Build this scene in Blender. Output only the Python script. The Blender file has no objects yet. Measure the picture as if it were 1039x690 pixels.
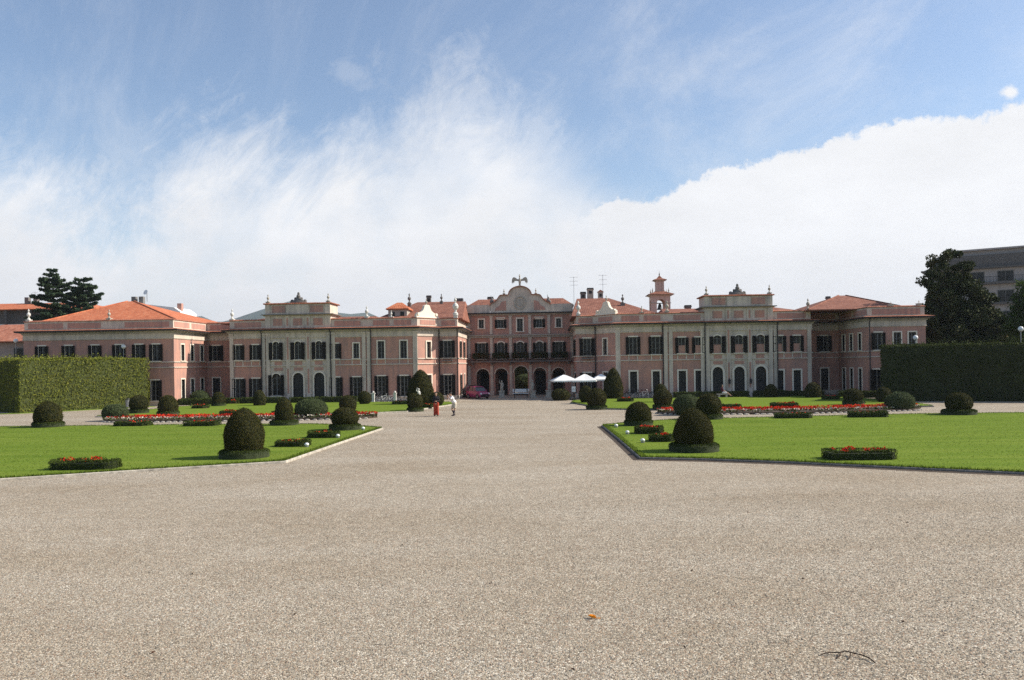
import bpy, bmesh, math, random
import numpy as np
from mathutils import Vector, Matrix, noise
R = math.radians
S = bpy.context.scene
COL = S.collection
random.seed(7)
RNG = np.random.default_rng(11)

# ------------------------------------------------------------------ mesh builder
class MB:
    def __init__(s):
        s.v = []; s.f = []; s.chunks = []
    def add(s, vs, fs):
        o = len(s.v); s.v += [tuple(p) for p in vs]; s.f += [tuple(i + o for i in f) for f in fs]
    def box(s, x0, x1, y0, y1, z0, z1):
        s.add([(x0,y0,z0),(x1,y0,z0),(x1,y1,z0),(x0,y1,z0),(x0,y0,z1),(x1,y0,z1),(x1,y1,z1),(x0,y1,z1)],
              [(0,3,2,1),(4,5,6,7),(0,1,5,4),(1,2,6,5),(2,3,7,6),(3,0,4,7)])
    def tube(s, p0, p1, r0, r1=None, n=8, caps=True):
        r1 = r0 if r1 is None else r1
        p0 = Vector(p0); p1 = Vector(p1); d = p1 - p0
        if d.length < 1e-6: return
        q = d.to_track_quat('Z', 'Y')
        vs = []
        for p, r in ((p0, r0), (p1, r1)):
            for k in range(n):
                a = 2*math.pi*k/n
                vs.append(p + q @ Vector((r*math.cos(a), r*math.sin(a), 0)))
        fs = [(k, (k+1) % n, n+(k+1) % n, n+k) for k in range(n)]
        if caps: fs += [tuple(range(n))[::-1], tuple(range(n, 2*n))]
        s.add(vs, fs)
    def chain(s, pts, r, n=6):
        for a, b in zip(pts[:-1], pts[1:]): s.tube(a, b, r, n=n)
    def sphere(s, c, r, n=10, m=6):
        rx, ry, rz = (r, r, r) if not isinstance(r, tuple) else r
        vs = [(c[0], c[1], c[2]-rz)]
        for j in range(1, m):
            t = -math.pi/2 + math.pi*j/m
            for k in range(n):
                a = 2*math.pi*k/n
                vs.append((c[0]+rx*math.cos(t)*math.cos(a), c[1]+ry*math.cos(t)*math.sin(a), c[2]+rz*math.sin(t)))
        vs.append((c[0], c[1], c[2]+rz)); L = len(vs)-1
        fs = [(0, 1+(k+1) % n, 1+k) for k in range(n)]
        for j in range(m-2):
            for k in range(n):
                a = 1+j*n+k; b = 1+j*n+(k+1) % n
                fs.append((a, b, b+n, a+n))
        fs += [(L, 1+(m-2)*n+k, 1+(m-2)*n+(k+1) % n) for k in range(n)]
        s.add(vs, fs)
    def lathe(s, prof, c=(0,0,0), n=16, fn=None):
        vs = []
        for r, z in prof:
            for k in range(n):
                a = 2*math.pi*k/n
                p = Vector((c[0]+r*math.cos(a), c[1]+r*math.sin(a), c[2]+z))
                if fn: p = fn(p)
                vs.append(p)
        fs = []
        for j in range(len(prof)-1):
            for k in range(n):
                fs.append((j*n+k, j*n+(k+1) % n, (j+1)*n+(k+1) % n, (j+1)*n+k))
        fs.append(tuple(range(n))[::-1]); fs.append(tuple(range((len(prof)-1)*n, len(prof)*n)))
        s.add(vs, fs)
    def prism_xz(s, pts, y0, y1):
        n = len(pts)
        s.add([(x, y0, z) for x, z in pts] + [(x, y1, z) for x, z in pts],
              [tuple(range(n)), tuple(range(n, 2*n))[::-1]] + [(k, n+k, n+(k+1) % n, (k+1) % n) for k in range(n)])
    def prism_xy(s, pts, z0, z1):
        n = len(pts)
        s.add([(x, y, z0) for x, y in pts] + [(x, y, z1) for x, y in pts],
              [tuple(range(n))[::-1], tuple(range(n, 2*n))] + [(k, (k+1) % n, n+(k+1) % n, n+k) for k in range(n)])
    def np_add(s, V, F):          # numpy arrays: V (n,3), F (m,k)
        s.chunks.append((np.asarray(V, dtype=np.float32), np.asarray(F, dtype=np.int32)))
    def mesh(s, name, off=(0,0,0), smooth=False):
        me = bpy.data.meshes.new(name)
        Vs = [np.array(s.v, dtype=np.float32).reshape(-1, 3)]; base = len(s.v)
        loops = [i for f in s.f for i in f]; sizes = [len(f) for f in s.f]
        L = [np.array(loops, dtype=np.int32)]; Z = [np.array(sizes, dtype=np.int32)]
        for V, F in s.chunks:
            Vs.append(V); L.append((F + base).ravel()); Z.append(np.full(len(F), F.shape[1], dtype=np.int32)); base += len(V)
        V = np.concatenate(Vs) - np.array(off, dtype=np.float32); L = np.concatenate(L); Z = np.concatenate(Z)
        me.vertices.add(len(V)); me.vertices.foreach_set('co', V.ravel())
        me.loops.add(len(L)); me.loops.foreach_set('vertex_index', L)
        me.polygons.add(len(Z))
        st = np.zeros(len(Z), dtype=np.int32); st[1:] = np.cumsum(Z)[:-1]
        me.polygons.foreach_set('loop_start', st)
        me.update(calc_edges=True); me.validate()
        me.polygons.foreach_set('use_smooth', np.full(len(me.polygons), bool(smooth)))
        return me
    def build(s, name, m, parent=None, smooth=False):
        off = tuple(parent['_o']) if parent is not None and '_o' in parent else (0,0,0)
        o = bpy.data.objects.new(name, s.mesh(name, off, smooth))
        COL.objects.link(o)
        if m: o.data.materials.append(m)
        if parent is not None:
            o.parent = parent; o['_o'] = off
        return o

def tag(o, label=None, cat=None, group=None, kind=None):
    if label: o['label'] = label
    if cat: o['category'] = cat
    if group: o['group'] = group
    if kind: o['kind'] = kind
    return o
def thing(name, label, cat, loc=(0,0,0), group=None, world=True):
    """Empty at a thing's base; when world, its parts are modelled in world coordinates and shifted."""
    o = bpy.data.objects.new(name, None); COL.objects.link(o); o.location = loc
    o.empty_display_size = .2
    o['_o'] = tuple(float(c) for c in loc) if world else (0.,0.,0.)
    return tag(o, label, cat, group)
def dup(root, loc, rz=None, label=None, scale=None, matmap=None):
    """a copy of a thing with copies of its parts and sub-parts"""
    def cp(o, par):
        c = o.copy(); COL.objects.link(c); c.parent = par
        for ch in list(o.children): cp(ch, c)
        return c
    kids = list(root.children)
    r = root.copy(); COL.objects.link(r); r.location = loc
    if rz is not None: r.rotation_euler.z = rz
    if scale: r.scale = scale
    if label: r['label'] = label
    for ch in kids: cp(ch, r)
    return r

# ------------------------------------------------------------------ materials
def mat(name, col, rough=.85, var=.18, scale=3., bump=0., bscale=30., spec=.3, col2=None, metal=0., detail=6):
    m = bpy.data.materials.new(name); m.use_nodes = True
    nt = m.node_tree; N = nt.nodes; b = N['Principled BSDF']
    b.inputs['Roughness'].default_value = rough; b.inputs['Specular IOR Level'].default_value = spec
    b.inputs['Metallic'].default_value = metal
    g = N.new('ShaderNodeNewGeometry')
    n = N.new('ShaderNodeTexNoise'); n.inputs['Scale'].default_value = scale; n.inputs['Detail'].default_value = detail
    n.inputs['Roughness'].default_value = .65
    nt.links.new(g.outputs['Position'], n.inputs['Vector'])
    r = N.new('ShaderNodeValToRGB')
    c2 = col2 if col2 else tuple(min(1, c*(1+var)) for c in col)
    c1 = col if col2 else tuple(c*(1-var) for c in col)
    r.color_ramp.elements[0].color = (*c1, 1); r.color_ramp.elements[1].color = (*c2, 1)
    r.color_ramp.elements[0].position = .33; r.color_ramp.elements[1].position = .67
    nt.links.new(n.outputs['Fac'], r.inputs['Fac']); nt.links.new(r.outputs['Color'], b.inputs['Base Color'])
    if bump:
        n2 = N.new('ShaderNodeTexNoise'); n2.inputs['Scale'].default_value = bscale; n2.inputs['Detail'].default_value = 3
        nt.links.new(g.outputs['Position'], n2.inputs['Vector'])
        bp = N.new('ShaderNodeBump'); bp.inputs['Strength'].default_value = bump; bp.inputs['Distance'].default_value = .02
        nt.links.new(n2.outputs['Fac'], bp.inputs['Height']); nt.links.new(bp.outputs['Normal'], b.inputs['Normal'])
    return m

def leafmat(name, cols, rough=.55, trans=.25, nscale=1.2):
    """each leaf its own tone (random per island) over slow clump variation"""
    m = bpy.data.materials.new(name); m.use_nodes = True
    nt = m.node_tree; N = nt.nodes; b = N['Principled BSDF']; out = N['Material Output']
    g = N.new('ShaderNodeNewGeometry'); n = N.new('ShaderNodeTexNoise'); n.inputs['Scale'].default_value = nscale; n.inputs['Detail'].default_value = 4
    nt.links.new(g.outputs['Position'], n.inputs['Vector'])
    mx = N.new('ShaderNodeMath'); mx.operation = 'MULTIPLY_ADD'; mx.inputs[1].default_value = .5
    a2 = N.new('ShaderNodeMath'); a2.operation = 'MULTIPLY'; a2.inputs[1].default_value = .55
    nt.links.new(n.outputs['Fac'], a2.inputs[0])
    nt.links.new(g.outputs['Random Per Island'], mx.inputs[0]); nt.links.new(a2.outputs[0], mx.inputs[2])
    r = N.new('ShaderNodeValToRGB'); cr = r.color_ramp
    for i, c in enumerate(cols):
        p = .1 + .8*i/(len(cols)-1)
        if i == 0: e = cr.elements[0]; e.position = p
        elif i == len(cols)-1: e = cr.elements[-1]; e.position = p
        else: e = cr.elements.new(p)
        e.color = (*c, 1)
    nt.links.new(mx.outputs[0], r.inputs['Fac']); nt.links.new(r.outputs['Color'], b.inputs['Base Color'])
    b.inputs['Roughness'].default_value = max(rough, .7); b.inputs['Specular IOR Level'].default_value = .06
    if trans:
        t = N.new('ShaderNodeBsdfTranslucent'); nt.links.new(r.outputs['Color'], t.inputs['Color'])
        ms = N.new('ShaderNodeMixShader'); ms.inputs[0].default_value = trans
        nt.links.new(b.outputs[0], ms.inputs[1]); nt.links.new(t.outputs[0], ms.inputs[2]); nt.links.new(ms.outputs[0], out.inputs['Surface'])
    return m

def tilemat(name, c1, c2, c3):
    m = mat(name, c1, .9, .2, 5.)
    nt = m.node_tree; N = nt.nodes; b = N['Principled BSDF']
    g = N.new('ShaderNodeNewGeometry')
    vm = N.new('ShaderNodeVectorMath'); vm.operation = 'MULTIPLY'; vm.inputs[1].default_value = (4.6, 3.0, 0)
    nt.links.new(g.outputs['Position'], vm.inputs[0])
    vo = N.new('ShaderNodeTexVoronoi'); vo.inputs['Scale'].default_value = 1.; vo.inputs['Randomness'].default_value = .35
    nt.links.new(vm.outputs[0], vo.inputs['Vector'])
    sx = N.new('ShaderNodeSeparateColor'); nt.links.new(vo.outputs['Color'], sx.inputs[0])
    n = N.new('ShaderNodeTexNoise'); n.inputs['Scale'].default_value = .6; n.inputs['Detail'].default_value = 7
    nt.links.new(g.outputs['Position'], n.inputs['Vector'])
    ad = N.new('ShaderNodeMath'); ad.operation = 'MULTIPLY_ADD'; ad.inputs[1].default_value = .45
    m2 = N.new('ShaderNodeMath'); m2.operation = 'MULTIPLY'; m2.inputs[1].default_value = .6
    nt.links.new(n.outputs['Fac'], m2.inputs[0]); nt.links.new(sx.outputs[0], ad.inputs[0]); nt.links.new(m2.outputs[0], ad.inputs[2])
    r = N.new('ShaderNodeValToRGB'); r.color_ramp.elements[0].position = .2; r.color_ramp.elements[1].position = .85
    r.color_ramp.elements[0].color = (*c1, 1); r.color_ramp.elements[1].color = (*c3, 1)
    e = r.color_ramp.elements.new(.5); e.color = (*c2, 1)
    nt.links.new(ad.outputs[0], r.inputs['Fac']); nt.links.new(r.outputs['Color'], b.inputs['Base Color'])
    bp = N.new('ShaderNodeBump'); bp.inputs['Strength'].default_value = .8; bp.inputs['Distance'].default_value = .06
    nt.links.new(vo.outputs['Distance'], bp.inputs['Height']); bp.invert = True; nt.links.new(bp.outputs['Normal'], b.inputs['Normal'])
    return m

def plaster(name, col, stain, rough=.92, amt=.5):
    """lime plaster: blotches, rain streaks running down, fine grain"""
    m = bpy.data.materials.new(name); m.use_nodes = True
    nt = m.node_tree; N = nt.nodes; b = N['Principled BSDF']; b.inputs['Roughness'].default_value = rough
    b.inputs['Specular IOR Level'].default_value = .15
    g = N.new('ShaderNodeNewGeometry')
    n1 = N.new('ShaderNodeTexNoise'); n1.inputs['Scale'].default_value = .8; n1.inputs['Detail'].default_value = 8; n1.inputs['Roughness'].default_value = .7
    nt.links.new(g.outputs['Position'], n1.inputs['Vector'])
    vm = N.new('ShaderNodeVectorMath'); vm.operation = 'MULTIPLY'; vm.inputs[1].default_value = (3.5, 3.5, .35)
    nt.links.new(g.outputs['Position'], vm.inputs[0])
    n2 = N.new('ShaderNodeTexNoise'); n2.inputs['Scale'].default_value = 1.; n2.inputs['Detail'].default_value = 5
    nt.links.new(vm.outputs[0], n2.inputs['Vector'])
    av = N.new('ShaderNodeMath'); av.operation = 'ADD'; nt.links.new(n1.outputs['Fac'], av.inputs[0]); nt.links.new(n2.outputs['Fac'], av.inputs[1])
    r = N.new('ShaderNodeMapRange'); r.inputs[1].default_value = .85; r.inputs[2].default_value = 1.3; r.inputs[3].default_value = 0; r.inputs[4].default_value = amt
    nt.links.new(av.outputs[0], r.inputs[0])
    mx = N.new('ShaderNodeMix'); mx.data_type = 'RGBA'; mx.inputs[6].default_value = (*col, 1); mx.inputs[7].default_value = (*stain, 1)
    nt.links.new(r.outputs[0], mx.inputs[0]); nt.links.new(mx.outputs[2], b.inputs['Base Color'])
    return m

M = dict(
    pink=plaster('pink_plaster', (.50,.265,.20), (.31,.20,.175), amt=.95),
    towerpink=plaster('tower_plaster', (.56,.40,.33), (.42,.32,.27)),
    grey=plaster('grey_plaster', (.62,.52,.425), (.36,.31,.265), amt=.85),
    cream=plaster('cream_trim', (.78,.68,.56), (.60,.53,.44), amt=.35),
    cornice=plaster('cornice_stucco', (.42,.375,.315), (.27,.25,.23), amt=.8),
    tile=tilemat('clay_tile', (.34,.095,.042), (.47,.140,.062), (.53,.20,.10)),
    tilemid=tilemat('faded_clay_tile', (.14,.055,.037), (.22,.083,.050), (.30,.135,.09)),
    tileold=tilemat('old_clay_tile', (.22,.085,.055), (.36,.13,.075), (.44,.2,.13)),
    shut=mat('shutter_paint', (.022,.019,.016), .8, .25, 6., spec=.08),
    glass=mat('window_glass', (.008,.009,.011), .15, .2, 2., spec=.22),
    sash=mat('sash_paint', (.17,.165,.155), .6, .1),
    door=mat('door_wood', (.03,.028,.026), .6, .25, 8.),
    iron=mat('dark_iron', (.025,.025,.028), .5, .2, 9.),
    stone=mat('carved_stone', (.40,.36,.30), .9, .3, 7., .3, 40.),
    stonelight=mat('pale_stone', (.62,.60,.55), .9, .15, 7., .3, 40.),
    stonedark=mat('weathered_shaded_stone', (.16,.15,.14), .9, .35, 7., .3, 40.),
    white=mat('white_paint', (.78,.78,.76), .6, .04),
    canvas=mat('white_canvas', (.82,.81,.78), .9, .04, 2.),
    soil=mat('soil', (.07,.05,.035), .95, .4, 9., .5, 60.),
    wood=mat('wood', (.16,.10,.06), .7, .3, 10.),
    metal=mat('grey_metal', (.25,.25,.26), .4, .15, 6., metal=.6),
    rubber=mat('tyre_rubber', (.02,.02,.02), .8, .2),
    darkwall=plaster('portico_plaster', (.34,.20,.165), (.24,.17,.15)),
    lamp=mat('opal_lamp', (.75,.75,.73), .25, .04, spec=.5),
)
# foliage
M['yew'] = leafmat('yew_clipped', [(.024,.027,.008),(.040,.043,.011),(.066,.062,.016),(.115,.080,.026)], trans=.12)
M['yewcore'] = mat('yew_shadowed_twigs', (.02,.024,.011), .95, .4, 9., .8, 30.)
M['box'] = leafmat('box_hedge', [(.030,.044,.009),(.046,.064,.013),(.068,.088,.018)], trans=.15)
M['boxlight'] = leafmat('grey_green_shrub', [(.045,.065,.024),(.075,.098,.040),(.115,.135,.062)], trans=.15)
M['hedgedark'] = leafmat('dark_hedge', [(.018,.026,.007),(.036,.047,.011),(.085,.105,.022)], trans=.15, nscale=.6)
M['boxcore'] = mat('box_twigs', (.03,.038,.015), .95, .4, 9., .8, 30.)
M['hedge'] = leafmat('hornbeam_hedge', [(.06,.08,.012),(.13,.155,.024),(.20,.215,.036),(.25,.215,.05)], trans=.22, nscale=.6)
M['hedgecore'] = mat('hedge_twigs', (.055,.065,.018), .95, .4, 5., .8, 20.)
M['magnolia'] = leafmat('magnolia_leaf', [(.012,.018,.007),(.028,.040,.014),(.060,.074,.026),(.12,.095,.045)], rough=.4, trans=.08, nscale=.5)
M['broadleaf'] = leafmat('broadleaf', [(.025,.045,.012),(.05,.08,.02),(.095,.13,.03)], trans=.25, nscale=.5)
M['cedar'] = leafmat('cedar_needles', [(.020,.038,.020),(.045,.072,.038),(.09,.125,.066)], trans=.1, nscale=.4)
M['bark'] = mat('bark', (.07,.055,.042), .95, .35, 6., .8, 20.)
M['red'] = leafmat('red_petals', [(.42,.018,.010),(.58,.03,.015),(.66,.06,.02)], trans=.2)
M['redorange'] = leafmat('orange_red_petals', [(.45,.03,.012),(.62,.07,.02),(.68,.13,.04)], trans=.2)
M['whitepetal'] = leafmat('white_petals', [(.42,.36,.27),(.58,.52,.42),(.70,.64,.54)], trans=.2)
M['pinkpetal'] = leafmat('mixed_geraniums', [(.018,.030,.010),(.03,.05,.015),(.06,.06,.02),(.26,.07,.05)], trans=.2)

# ------------------------------------------------------------------ camera, light, sky
XC, HC, TH = 3.56, 3.8, math.atan(.0445)
cam = bpy.data.objects.new('camera', bpy.data.cameras.new('camera')); COL.objects.link(cam); S.camera = cam
cam.matrix_world = Matrix.Translation((XC, 0, HC)) @ Matrix.Rotation(TH, 4, 'Z') @ Matrix.Rotation(R(90), 4, 'X') @ Matrix.Rotation(-math.atan(.015), 4, 'Z')
cam.data.sensor_width = 36; cam.data.lens = 842/1039*36; cam.data.shift_y = 25/1039
cam.data.clip_start = .1; cam.data.clip_end = 20000

SUN_EL, SUN_AZ = R(36), R(7)              # azimuth measured from +X towards +Y: from the right, a little behind the palace
sv = Vector((math.cos(SUN_EL)*math.cos(SUN_AZ), math.cos(SUN_EL)*math.sin(SUN_AZ), math.sin(SUN_EL)))
sun = bpy.data.objects.new('sun', bpy.data.lights.new('sun', 'SUN')); COL.objects.link(sun)
sun.data.energy = 5; sun.data.angle = R(.53); sun.data.color = (1, .93, .82)
sun.rotation_euler = sv.to_track_quat('Z', 'Y').to_euler()

W = bpy.data.worlds.new('World'); S.world = W; W.use_nodes = True
nt = W.node_tree; N = nt.nodes; Lk = nt.links.new
bg = N['Background']; bg.inputs['Strength'].default_value = .15
sky = N.new('ShaderNodeTexSky'); sky.sky_type = 'NISHITA'; sky.sun_disc = False
sky.sun_elevation = SUN_EL; sky.sun_rotation = R(90) - SUN_AZ; sky.dust_density = .8; sky.ozone_density = 2.5
def mth(op, a, b=None, c=None, clamp=False):
    n = N.new('ShaderNodeMath'); n.operation = op; n.use_clamp = clamp
    for i, x in enumerate((a, b, c)):
        if x is None: continue
        if isinstance(x, (int, float)): n.inputs[i].default_value = x
        else: Lk(x, n.inputs[i])
    return n.outputs[0]
def sstep(x, lo, hi):
    n = N.new('ShaderNodeMapRange'); n.interpolation_type = 'SMOOTHSTEP'
    n.inputs[1].default_value = lo; n.inputs[2].default_value = hi; Lk(x, n.inputs[0]); return n.outputs[0]
def fcurve(x, pts, lo=-1., hi=1.):
    """piecewise curve over x in [lo, hi]"""
    f = N.new('ShaderNodeFloatCurve'); c = f.mapping.curves[0]
    P = [((x0-lo)/(hi-lo), y0) for x0, y0 in pts]
    c.points[0].location = P[0]; c.points[1].location = P[-1]
    for p in P[1:-1]: c.points.new(*p)
    f.mapping.update(); t = mth('DIVIDE', mth('SUBTRACT', x, lo), hi-lo, clamp=True); Lk(t, f.inputs['Value']); return f.outputs[0]
def noi(vec, scale, detail=8, rough=.6, dist=0.):
    n = N.new('ShaderNodeTexNoise'); n.inputs['Scale'].default_value = scale; n.inputs['Detail'].default_value = detail
    n.inputs['Roughness'].default_value = rough; n.inputs['Distortion'].default_value = dist; Lk(vec, n.inputs['Vector']); return n.outputs['Fac']
def comb(x, y, z=0.):
    n = N.new('ShaderNodeCombineXYZ')
    for i, q in enumerate((x, y, z)):
        if isinstance(q, (int, float)): n.inputs[i].default_value = q
        else: Lk(q, n.inputs[i])
    return n.outputs[0]
tc = N.new('ShaderNodeTexCoord'); sp = N.new('ShaderNodeSeparateXYZ'); Lk(tc.outputs['Generated'], sp.inputs[0])
dx, dy, dz = sp.outputs
ay = mth('MAXIMUM', mth('ABSOLUTE', dy), .12)
U = mth('DIVIDE', dx, ay)                    # horizontal and vertical slope of the view of the sky over the palace
V = mth('DIVIDE', dz, ay)
def uv(px, py):                              # bearings of the cloud outlines, surveyed
    u = (px-519.5)/842; v = (370-py)/842
    return (u-.0445, v-.015*u)
def edge(pts): return [uv(*p) for p in pts]
vec = comb(U, V, 0.)
# right-hand cumulus bank with a crisp lumpy upper edge
eR = fcurve(U, edge([(-330,420),(350,330),(480,262),(540,232),(585,213),(620,205),(660,198),(690,184),(730,174),(780,160),(830,148),(870,136),(920,121),(960,122),(1039,110),(1380,60)]))
lump = mth('MULTIPLY', mth('SUBTRACT', noi(vec, 17, 11, .70), .5), .070)
dR = mth('ADD', mth('SUBTRACT', eR, V), lump)
mR = mth('MULTIPLY', sstep(dR, -.002, .009), sstep(mth('ADD', U, mth('MULTIPLY', noi(vec, 6), .1)), .0, .12))
# left-hand high cloud sheet: ragged and combed upwards
vs_ = comb(mth('ADD', mth('MULTIPLY', U, .9), mth('MULTIPLY', V, -.30)), mth('MULTIPLY', V, .8), 3.7)
eL = fcurve(U, edge([(-330,60),(0,105),(60,135),(110,140),(150,125),(200,95),(245,90),(300,112),(350,85),(400,72),(440,45),(475,40),(520,60),(570,85),(610,130),(660,200),(720,235),(1380,260)]))
wisp = mth('MULTIPLY', mth('SUBTRACT', noi(vs_, 5.5, 12, .70, .5), .5), .36)
fine = mth('MULTIPLY', mth('SUBTRACT', noi(comb(mth('ADD', mth('MULTIPLY', U, 1.), mth('MULTIPLY', V, -.45)), mth('MULTIPLY', V, .75), 1.3), 19, 10, .74, .9), .5), .18)
dL = mth('ADD', mth('ADD', mth('SUBTRACT', eL, V), wisp), fine)
mL = sstep(dL, -.04, .17)
thin = sstep(noi(comb(mth('MULTIPLY', U, .8), V, 9.1), 5.5, 10, .6, .3), .30, .62)
mL = mth('MULTIPLY', mL, mth('MULTIPLY_ADD', thin, .36, .70, clamp=True))
# blue gap between the two, from the top down to the meeting point
gap = fcurve(U, [(-1., 0.), (uv(470,0)[0], 0.), (uv(560,0)[0], .40), (uv(620,0)[0], .88), (uv(700,0)[0], 1.), (1., 1.)])
gapV = sstep(V, .16, .24)
mL = mth('MULTIPLY', mL, mth('SUBTRACT', 1., mth('MULTIPLY', gap, gapV)))
# faint veil and two stray puffs
veil = mth('MULTIPLY_ADD', sstep(noi(vs_, 3.4, 12, .72, .8), .40, .80), .40, .03)
def puff(px, py, r):
    a, b_ = uv(px, py)
    d = mth('SQRT', mth('ADD', mth('POWER', mth('SUBTRACT', U, a), 2.), mth('POWER', mth('MULTIPLY', mth('SUBTRACT', V, b_), 1.5), 2.)))
    return sstep(mth('ADD', d, mth('MULTIPLY', mth('SUBTRACT', noi(vec, 30, 7, .65), .5), r*2.6)), r, r*.1)
pf = mth('MAXIMUM', puff(1017, 101, .017), mth('MULTIPLY', puff(550, 135, .05), .38))
pf = mth('MAXIMUM', pf, mth('MULTIPLY', puff(360, 72, .045), .20))
low = mth('MULTIPLY', sstep(V, .19, .03), mth('MULTIPLY_ADD', sstep(noi(comb(mth('MULTIPLY', U, 1.3), mth('MULTIPLY', V, 6.), 2.2), 3.2, 8, .6, .4), .35, .62), .42, .45))         # the pale air low over the roofs
mask = mth('MAXIMUM', mth('MAXIMUM', mR, mL), mth('MAXIMUM', mth('MAXIMUM', veil, low), pf))
mask = mth('MULTIPLY', mask, sstep(dz, -.02, .0))
mask = mth('MULTIPLY', mask, mth('MULTIPLY_ADD', sstep(dy, -.25, .2), .82, .18))      # clouds thinned in the unseen sky behind the camera to cut facade fill
# far from the picture the sky is half covered
shade = mth('MULTIPLY_ADD', noi(comb(mth('MULTIPLY', U, .7), mth('MULTIPLY', V, 1.6), 5.), 6, 10, .66), .34, .77)
lowdim = mth('MULTIPLY_ADD', sstep(V, .0, .2), .10, .90)
cl = N.new('ShaderNodeVectorMath'); cl.operation = 'SCALE'; cl.inputs[0].default_value = (4.7, 4.74, 4.84)
Lk(mth('MULTIPLY', shade, lowdim), cl.inputs['Scale'])
mix = N.new('ShaderNodeMix'); mix.data_type = 'RGBA'
blue = N.new('ShaderNodeVectorMath'); blue.operation = 'SCALE'; Lk(sky.outputs[0], blue.inputs[0]); blue.inputs['Scale'].default_value = .74
Lk(mask, mix.inputs[0]); Lk(blue.outputs[0], mix.inputs[6]); Lk(cl.outputs[0], mix.inputs[7]); Lk(mix.outputs[2], bg.inputs['Color'])
S.view_settings.view_transform = 'Standard'; S.view_settings.look = 'None'; S.view_settings.gamma = 1; S.view_settings.exposure = .5
S.render.engine = 'CYCLES'; S.cycles.max_bounces = 6; S.cycles.diffuse_bounces = 3; S.cycles.glossy_bounces = 2; S.cycles.use_denoising = False; S.cycles.denoiser = 'OPENIMAGEDENOISE'; S.cycles.denoising_input_passes = 'RGB_ALBEDO_NORMAL'
S.cycles.transmission_bounces = 2; S.cycles.transparent_max_bounces = 4

# ------------------------------------------------------------------ sweeps
def offset_path(path, d, closed=False):
    n = len(path); out = []
    for i in range(n):
        ns = []
        for a, b in (((i-1) % n, i), (i, (i+1) % n)):
            if not closed and (i == 0 and a == n-1 and b == 0 or i == n-1 and a == n-1 and b == 0): continue
            e = Vector((path[b][0]-path[a][0], path[b][1]-path[a][1])).normalized(); ns.append(Vector((e.y, -e.x)))
        if len(ns) == 2:
            m = (ns[0]+ns[1]).normalized(); k = d/max(.25, m.dot(ns[0])); o = m*k
        else: o = ns[0]*d
        out.append((path[i][0]+o.x, path[i][1]+o.y))
    return out
def sweep(mb, path, prof, closed=False, z=0.):
    n = len(path); rows = [[(x, y, z+h) for x, y in offset_path(path, d, closed)] for d, h in prof]
    vs = [p for r in rows for p in r]; m = len(prof); fs = []
    for j in range(m):
        j2 = (j+1) % m
        for i in range(n if closed else n-1):
            i2 = (i+1) % n
            fs.append((j*n+i, j*n+i2, j2*n+i2, j2*n+i))
    if not closed: fs += [tuple(j*n for j in range(m)), tuple(j*n+n-1 for j in range(m))[::-1]]
    mb.add(vs, fs)
def inpoly(X, Y, poly):
    r = np.zeros(len(X), bool); n = len(poly)
    for i in range(n):
        x0, y0 = poly[i]; x1, y1 = poly[(i+1) % n]
        c = (y0 > Y) != (y1 > Y)
        with np.errstate(divide='ignore', invalid='ignore'):
            r ^= c & (X < (x1-x0)*(Y-y0)/(y1-y0)+x0)
    return r
def smooth_poly(pts, cut=1.0, n=4):
    return pts

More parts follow.
